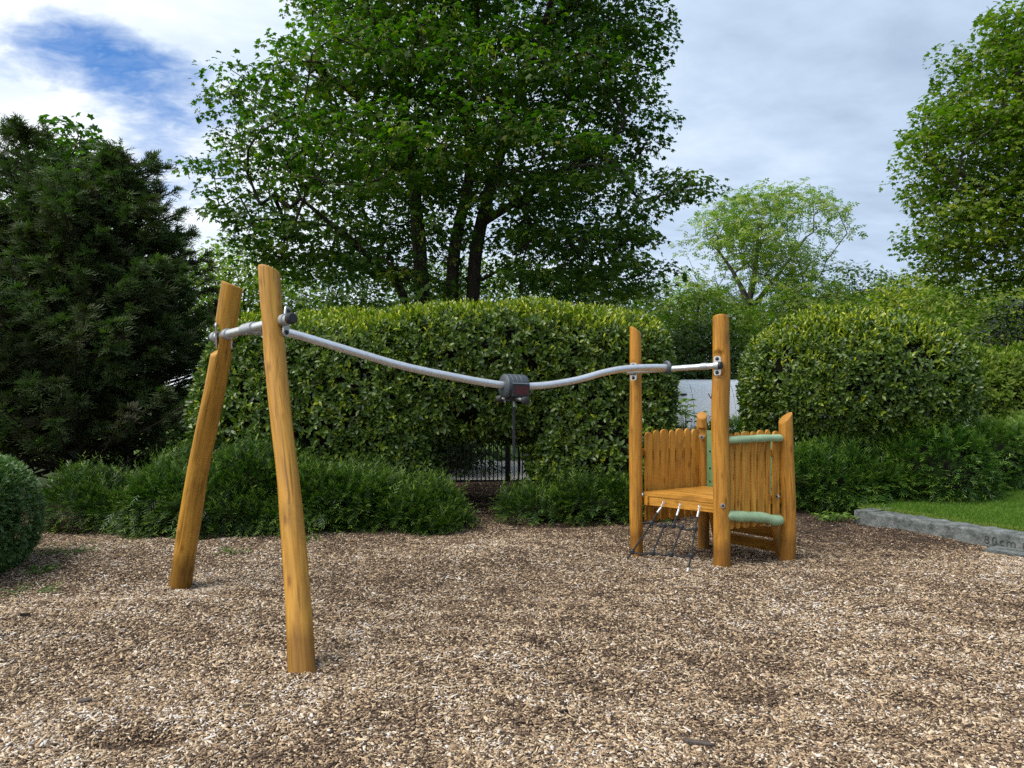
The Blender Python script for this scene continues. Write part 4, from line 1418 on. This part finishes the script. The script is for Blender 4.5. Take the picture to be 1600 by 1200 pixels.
rp = [A0] + [on_rail(*q) for q in ((445, 519), (500, 534), (560, 552), (630, 572), (700, 587), (760, 598), (803, 603), (850, 602), (900, 594), (940, 583), (970, 577), (1000, 574.5), (1040, 574))]
rail_pts = spline(rp, 120)
mb = MB(); tube(mb, rail_pts, .030, 20); rail = mb.build('rail', M['steel'], pf, True)
mb = MB()
tube(mb, [rail_pts[-1] - nrm(rail_pts[-1] - rail_pts[-3]) * .0, rail_pts[-1] + nrm(rail_pts[-1] - rail_pts[-3]) * .012, rail_pts[-1] + nrm(rail_pts[-1] - rail_pts[-3]) * .03], [.05, .064, .056], 24)
mb.build('stopper_disc', M['casing'], rail, True)
ra = nrm(rail_pts[3] - rail_pts[0])
mb = MB(); tube(mb, [A0 - ra * .02, A0 + ra * .10], .042, 18); tube(mb, [A0 - cd1 * .08, A0 + cd1 * .08], .041, 18); mb.build('tee_joint', M['steel_dull'], rail, True)

# platform
E1, E2, E3, E4 = Z([1.245, 7.27, 0]), Z([1.80, 6.79, 0]), Z([2.47, 7.08, 0]), Z([1.93, 7.69, 0])
plat = MB()
ctr = Z([1.87, 7.2, .56]); 
for a, b in ((E1, E2), (E4, E3), (E1, E4), (E2, E3)):
    m_ = (a + b) / 2; u = nrm(b - a); n_ = np.cross(u, UP)
    if np.dot(n_[:2], (ctr - m_)[:2]) < 0: n_ = -n_
    box(plat, m_ + n_ * .03 + UP * .5, u, UP, n_, np.linalg.norm(b - a) - .006 * (1 if a is E1 else 3), .082, .045, True)
platform = plat.build('platform', M['board'], pf)
nB = 7
for i in range(nB):
    a0, a1 = (i + .02) / nB, (i + .965) / nB
    q = [E1 + (E4 - E1) * a0, E2 + (E3 - E2) * a0, E2 + (E3 - E2) * a1, E1 + (E4 - E1) * a1]
    O = q[0] + UP * .543
    U = nrm(q[1] - q[0]); Vv = np.cross(UP, U)
    poly = [(np.dot(x - q[0], U), np.dot(x - q[0], Vv)) for x in q]
    mb = MB(); prism(mb, poly, O, U, Vv, UP, .036 + rng.uniform(0, .003), rng.uniform(0, 9, 3), True)
    mb.build('deck_board', M['board'], platform)


def picket_poly(w, h, top, bot):
    pts = [(-w / 2, h - top)]
    pts = []
    for a in np.linspace(180, 0, 8): pts.append((w / 2 * math.cos(math.radians(a)), h - top + top * math.sin(math.radians(a))))
    for a in np.linspace(0, -180, 7): pts.append((w / 2 * math.cos(math.radians(a)), bot + bot * math.sin(math.radians(a))))
    return pts[::-1]


def panel(name, a, b, pxs, ztop, zbot, nout, label):
    u = nrm(b - a)
    pan = bpy.data.objects.new(name, None); COL.objects.link(pan); pan.parent = pf; OFF[pan.name] = OFF[pf.name]
    pan['label'] = label
    for z in (ztop - .20, zbot + .22):
        mbr = MB(); box(mbr, (a + b) / 2 - nout * .03 + UP * z, u, UP, nout, np.linalg.norm(b - a) - .1, .06, .03, True)
        mbr.build('cross_rail', M['board'], pan)
    for (x0, x1, dz) in pxs:
        pos = []
        for px in (x0, x1):
            k = (px - CX) / F
            t = (k * a[1] - a[0]) / ((b - a)[0] - k * (b - a)[1]); pos.append(a + (b - a) * t)
        c = (pos[0] + pos[1]) / 2; w = np.linalg.norm(pos[1] - pos[0]) * .86
        mb = MB()
        prism(mb, picket_poly(w, ztop + dz - zbot, .038, .03), c + UP * zbot - nout * .012, u, UP, nout, .024, rng.uniform(0, 20, 3))
        mb.build('picket', M['board'], pan)
    return pan


d14 = nrm(Z([1.931 - 1.186, 7.75 - 7.30, 0])); n14 = np.cross(d14, UP); n14 = n14 if n14[1] < 0 else -n14
d23 = nrm(Z([2.525 - 1.837, 7.03 - 6.72, 0])); n23 = np.cross(d23, UP); n23 = n23 if n23[1] < 0 else -n23
panel('picket_panel', Z([1.20, 7.33, 0]), Z([1.93, 7.77, 0]), [(1007.5, 1019, -.006), (1020.3, 1030, .008), (1031.3, 1044, .014), (1045.6, 1054, .004), (1055.3, 1068, .014),
      (1069.3, 1078.2, .012), (1080, 1092, .004)], 1.146, .27, n14, 'slatted panel at the back left of the platform')
pB = panel('picket_panel', Z([1.85, 6.745, 0]), Z([2.525, 7.06, 0]), [(1137.5, 1146, -.01), (1147.3, 1156, .0), (1157.3, 1171, .008), (1172.3, 1181, .004), (1182.3, 1193.7, .014),
      (1195.2, 1203, .014), (1206.8, 1217, .0)], 1.172, .318, n23, 'slatted panel on the right of the platform, with green rails')
for nm, a, b, r, sd in (('green_rail', P(1133, 687, 6.70), P(1222, 685, 6.97), .0335, 21), ('green_rail', P(1134, 804, 6.69), P(1222, 813, 6.965), .047, 22)):
    g_ = np.random.default_rng(sd)
    pts = [a + (b - a) * t + g_.normal(0, .0035, 3) for t in np.linspace(0, 1, 7)]
    c = spline(pts, 40)
    rad = np.array([r * (1 + .05 * math.sin(i * .5 + sd)) * min(1, .72 + .28 * min(i, 39 - i) / 2.0) for i in range(40)])
    mb = MB(); tube(mb, c, rad, 18); mb.build(nm, M['rail_green'], pB, True)

# green entrance boards beside the two rear posts
d34 = nrm(Z([1.931 - 2.525, 7.75 - 7.03, 0])); n34 = np.cross(d34, UP); n34 = n34 if n34[1] < 0 else -n34
for c, zt in ((Z([1.985, 7.665, 0]), 1.135), (Z([2.425, 7.135, 0]), 1.12)):
    mb = MB(); box(mb, c + UP * (zt + .5) / 2, d34, UP, n34, .075, zt - .5, .03)
    gb = mb.build('entrance_board', M['board_green'], pf)
    for z in (.93, .76, .63):
        mb = MB(); dome(mb, c + UP * z + n34 * .015, n34, .011, .008); mb.build('bolt', M['rubber'], gb, True)
# ramp down at the back
e3, e4 = Z([2.44, 7.15, .53]), Z([2.0, 7.68, .53])
od = nrm(Z([.77, .63, 0])); rdir = od * .16 + Z([0, 0, -.54]); rl = np.linalg.norm(rdir); rd = nrm(rdir)
wv = nrm(e4 - e3); rn = nrm(np.cross(wv, rd)); rn = rn if rn[2] > 0 else -rn
ramp_o = bpy.data.objects.new('rear_ladder', None); COL.objects.link(ramp_o); ramp_o.parent = pf; OFF[ramp_o.name] = OFF[pf.name]
for e in (e3, e4):
    mb = MB(); box(mb, e + rdir / 2 - rn * .05, rd, rn, wv, rl, .09, .04, True); mb.build('ladder_rail', M['board'], ramp_o)
for i in range(4):
    t = (i + .5) / 4
    mb = MB(); box(mb, (e3 + e4) / 2 + rdir * t + rn * .01, wv, rd, rn, np.linalg.norm(e4 - e3) + .06, rl / 4 - .03, .028, True); mb.build('ladder_board', M['board'], ramp_o)
# bolts on the tower posts
for c, n_ in ((P(1129, 790, 6.645), Z([0, -1, 0])), (P(1096, 683, 7.69), Z([0, -1, 0])), (P(1216, 776, 6.985), Z([-1, -.2, 0])), (P(1003, 773, 7.27), Z([1, -.2, 0]))):
    mb = MB(); tube(mb, [c, c + n_ * .012], .019, 14); bo = mb.build('bolt', M['steel_dull'], pf, True)
    mb = MB(); dome(mb, c + n_ * .011, n_, .012, .006); mb.build('bolt_cap', M['rubber'], bo, True)

# climbing net hung from the front beam
nA_, nB_, nC_ = Z([1.403, 7.105, .50]), Z([1.681, 6.86, .50]), Z([1.486, 6.51, 0.])
pn_ = nrm(np.cross(nB_ - nA_, nC_ - nA_))


def onnet(px, py):
    d = Z([(px - CX) / F, 1, -(py - CY) / F]); o = Z([0, 0, H])
    t = np.dot(nA_ - o, pn_) / np.dot(d, pn_)
    q = o + d * t
    q[2] = max(q[2], .005)
    return q


netm = MB()
def rope(pts, r=.0085, sag=0):
    q = [onnet(*p) for p in pts]
    tube(netm, spline(q, 6 * len(q)), r, 8)
rope([(1005, 817), (1018, 817), (1028, 821), (1038, 821.5), (1045, 821), (1052, 820), (1058, 822.5), (1065, 824.5), (1075, 828), (1086, 826)])
rope([(986, 862), (1003, 866), (1020, 864), (1035, 867.5), (1049, 866), (1065, 870), (1080, 868)])
for q in ([(1028, 799), (1018, 817), (988, 862), (980, 873)], [(1038, 821), (1020, 864)], [(1058, 805), (1052, 820)], [(1065, 824), (1049, 866)], [(1090, 807), (1086, 826), (1080, 868), (1075, 889)]):
    rope(q)
net = netm.build('rope_net', M['rope'], pf, True)
for q in ((1018, 817), (1038, 821), (1052, 821.5), (1065, 824), (1086, 826), (988, 862), (1020, 864), (1049, 866), (1080, 868)):
    c = onnet(*q); mb = MB()
    tube(mb, [c - Z([.0, .0, .024]), c - Z([0, 0, .012]), c + Z([0, 0, .012]), c + Z([0, 0, .024])], [.014, .024, .024, .013], 12)
    mb.build('knot', M['rubber'], net, True)
for (t0, f0, f1) in (((1037, 784), (1033, 793), (1027, 801)), ((1063, 787), (1060.5, 796), (1057.5, 806)), ((1093, 790), (1091.5, 799), (1089.5, 808))):
    mb = MB(); tube(mb, [onnet(*f0), onnet(*f1)], .011, 10); mb.build('ferrule', M['ferrule'], net, True)
    a, b = onnet(*t0), onnet(*f0); mb = MB()
    for i in range(4):
        c = a + (b - a) * (i + .5) / 4; dv = nrm(b - a); s_ = nrm(np.cross(dv, [1, 0, 0] if i % 2 else [0, 1, 0]))
        ring = [c + dv * .013 * math.cos(t) * 1.1 + s_ * .008 * math.sin(t) for t in np.linspace(0, 6.283, 11)]
        tube(mb, ring, .0028, 6)
    mb.build('chain', M['ferrule'], net, True)
mb = MB(); tube(mb, [onnet(1075.5, 888), onnet(1074, 896)], .011, 10); mb.build('ferrule', M['ferrule'], net, True)

# the sliding trolley on the rail
tc_ = on_rail(803, 603); ta = nrm(on_rail(830, 603) - on_rail(780, 601))
tn = nrm(np.cross(ta, UP)); tn = tn if tn[1] < 0 else -tn
tr = thing('track_trolley', 'dark grey barrel-shaped trolley with footpegs hanging on the steel rail', 'trolley', tc_)
mb = MB()
xs_ = [-.105, -.10, -.088, -.06, -.056, -.052, -.02, -.016, -.012, .018, .022, .026, .06, .088, .10, .105]
rr_ = [.055, .085, .098, .100, .0955, .100, .100, .0955, .100, .100, .0955, .100, .100, .098, .088, .060]
tube(mb, [tc_ + ta * x - UP * .004 for x in xs_], rr_, 28)
body = mb.build('casing', M['casing'], tr, True)
mb = MB(); box(mb, tc_ + tn * .086 - UP * .035 + ta * .012, ta, UP, tn, .15, .10, .05); mb.build('front_plate', M['rubber'], body)
mb = MB(); box(mb, tc_ + tn * .1125 - UP * .035 + ta * .014, ta, UP, tn, .125, .068, .004); mb.build('red_panel', M['red'], body)
mb = MB(); box(mb, tc_ + tn * .108 + UP * .021 + ta * .012, ta, UP, tn, .152, .006, .012); mb.build('trim', M['steel_dull'], body)
mb = MB(); box(mb, tc_ - UP * .095, ta, tn, UP, .12, .10, .06); mb.build('mounting_block', M['rubber'], tr)
for sg, q in ((1, P(820, 626, 6.05)), (-1, P(783, 623, 6.33))):
    s_ = tc_ - UP * .095
    mb = MB(); tube(mb, [s_, q], .012, 12); pg = mb.build('peg', M['steel'], tr, True)
    mb = MB(); dv = nrm(q - s_); tube(mb, [q - dv * .012, q + dv * .03, q + dv * .036], [.030, .030, .020], 14); mb.build('rubber_grip', M['rubber'], pg, True)
hang = tc_ - UP * .12
mb = MB(); tube(mb, [hang, hang - UP * .05], .010, 10); sh = mb.build('shackle', M['steel_dull'], tr, True)
mb = MB(); box(mb, hang - UP * .245, ta, UP, tn, .020, .40, .010); mb.build('strap', M['rubber'], tr)

# ------------------------------------------------------------------ iron railings behind the gap
Yr = 12.3
rail_t = thing('iron_railing', 'black iron railings seen through the gap in the hedge', 'railing', (-.4, Yr, 0))
x = -1.55
while x < .75:
    mb = MB(); tube(mb, [[x, Yr, -.1], [x, Yr, 1.28], [x, Yr, 1.33]], [.011, .011, .003], 6); mb.build('bar', M['iron'], rail_t)
    x += .066
for z in (.035, 1.18):
    mb = MB(); box(mb, [-.4, Yr + .022, z], Z([1., 0, 0]), UP, Z([0, 1., 0]), 2.5, .04, .012); mb.build('cross_rail', M['iron'], rail_t)
for x in (-.075, -1.15):
    mb = MB(); box(mb, [x, Yr + .07, .65], Z([1., 0, 0]), UP, Z([0, 1., 0]), .075, 1.5, .075); mb.build('railing_post', M['iron'], rail_t)

# ------------------------------------------------------------------ white trailer
Yv = 15.2
vt = thing('trailer', 'white round-roofed trailer showing between the long hedge and the round laurel', 'trailer', (4.4, Yv, 0))
prof = [(-.75, .45), (-.78, .75), (-.735, 1.0), (-.65, 1.22), (-.53, 1.42), (-.37, 1.57), (-.2, 1.65), (0, 1.69), (.2, 1.65), (.37, 1.57), (.53, 1.42), (.65, 1.22), (.735, 1.0), (.78, .75), (.75, .45)]
mb = MB()
stations = [(3.30, .86), (3.34, .94), (3.42, .985), (3.55, 1.0), (5.6, 1.0), (5.75, .985), (5.85, .93)]
V = []
for (x, s) in stations:
    for (yy_, zz2) in prof: V.append([x, Yv + .78 + yy_ * s, .45 + (zz2 - .45) * s])
kk = len(prof)
f = [(i * kk + j, i * kk + (j + 1) % kk, (i + 1) * kk + (j + 1) % kk, (i + 1) * kk + j) for i in range(len(stations) - 1) for j in range(kk)]
f += [tuple(reversed(range(kk))), tuple(range((len(stations) - 1) * kk, len(stations) * kk))]
mb.add(V, f); mb.build('body', M['white'], vt, True)
def side_y(z): return Yv + .78 + float(np.interp(z, [q[1] for q in prof[:8]], [q[0] for q in prof[:8]]))
for x in (3.62, 4.45):
    mb = MB(); tube(mb, [[x, side_y(z) - .002, z] for z in np.linspace(.5, 1.66, 14)], .006, 6); mb.build('panel_seam', M['steel_dull'], vt)
mb = MB(); box(mb, [3.44, side_y(1.395) - .01, 1.395], Z([1., 0, 0]), UP, Z([0, 1., 0]), .13, .03, .06); mb.build('handle', M['rubber'], vt)
mb = MB()
for sgn in (-1, 1):
    tube(mb, [[3.985, side_y(1.31) - .004, 1.31], [3.985 + sgn * .035, side_y(1.41) - .004, 1.41]], .008, 6)
mb.build('emblem', M['rubber'], vt)
for x in (4.1, 4.8):
    mb = MB(); tube(mb, [[x, Yv + .02, .30], [x, Yv + .20, .30]], .30, 24); wh = mb.build('wheel', M['tyre'], vt, True)
    mb = MB(); tube(mb, [[x, Yv + .005, .30], [x, Yv + .03, .30]], .17, 20); mb.build('rim', M['steel'], wh, True)
mb = MB(); tube(mb, [[3.35, Yv + .78, .42], [2.6, Yv + .78, .42]], .035, 8); mb.build('drawbar', M['steel_dull'], vt)
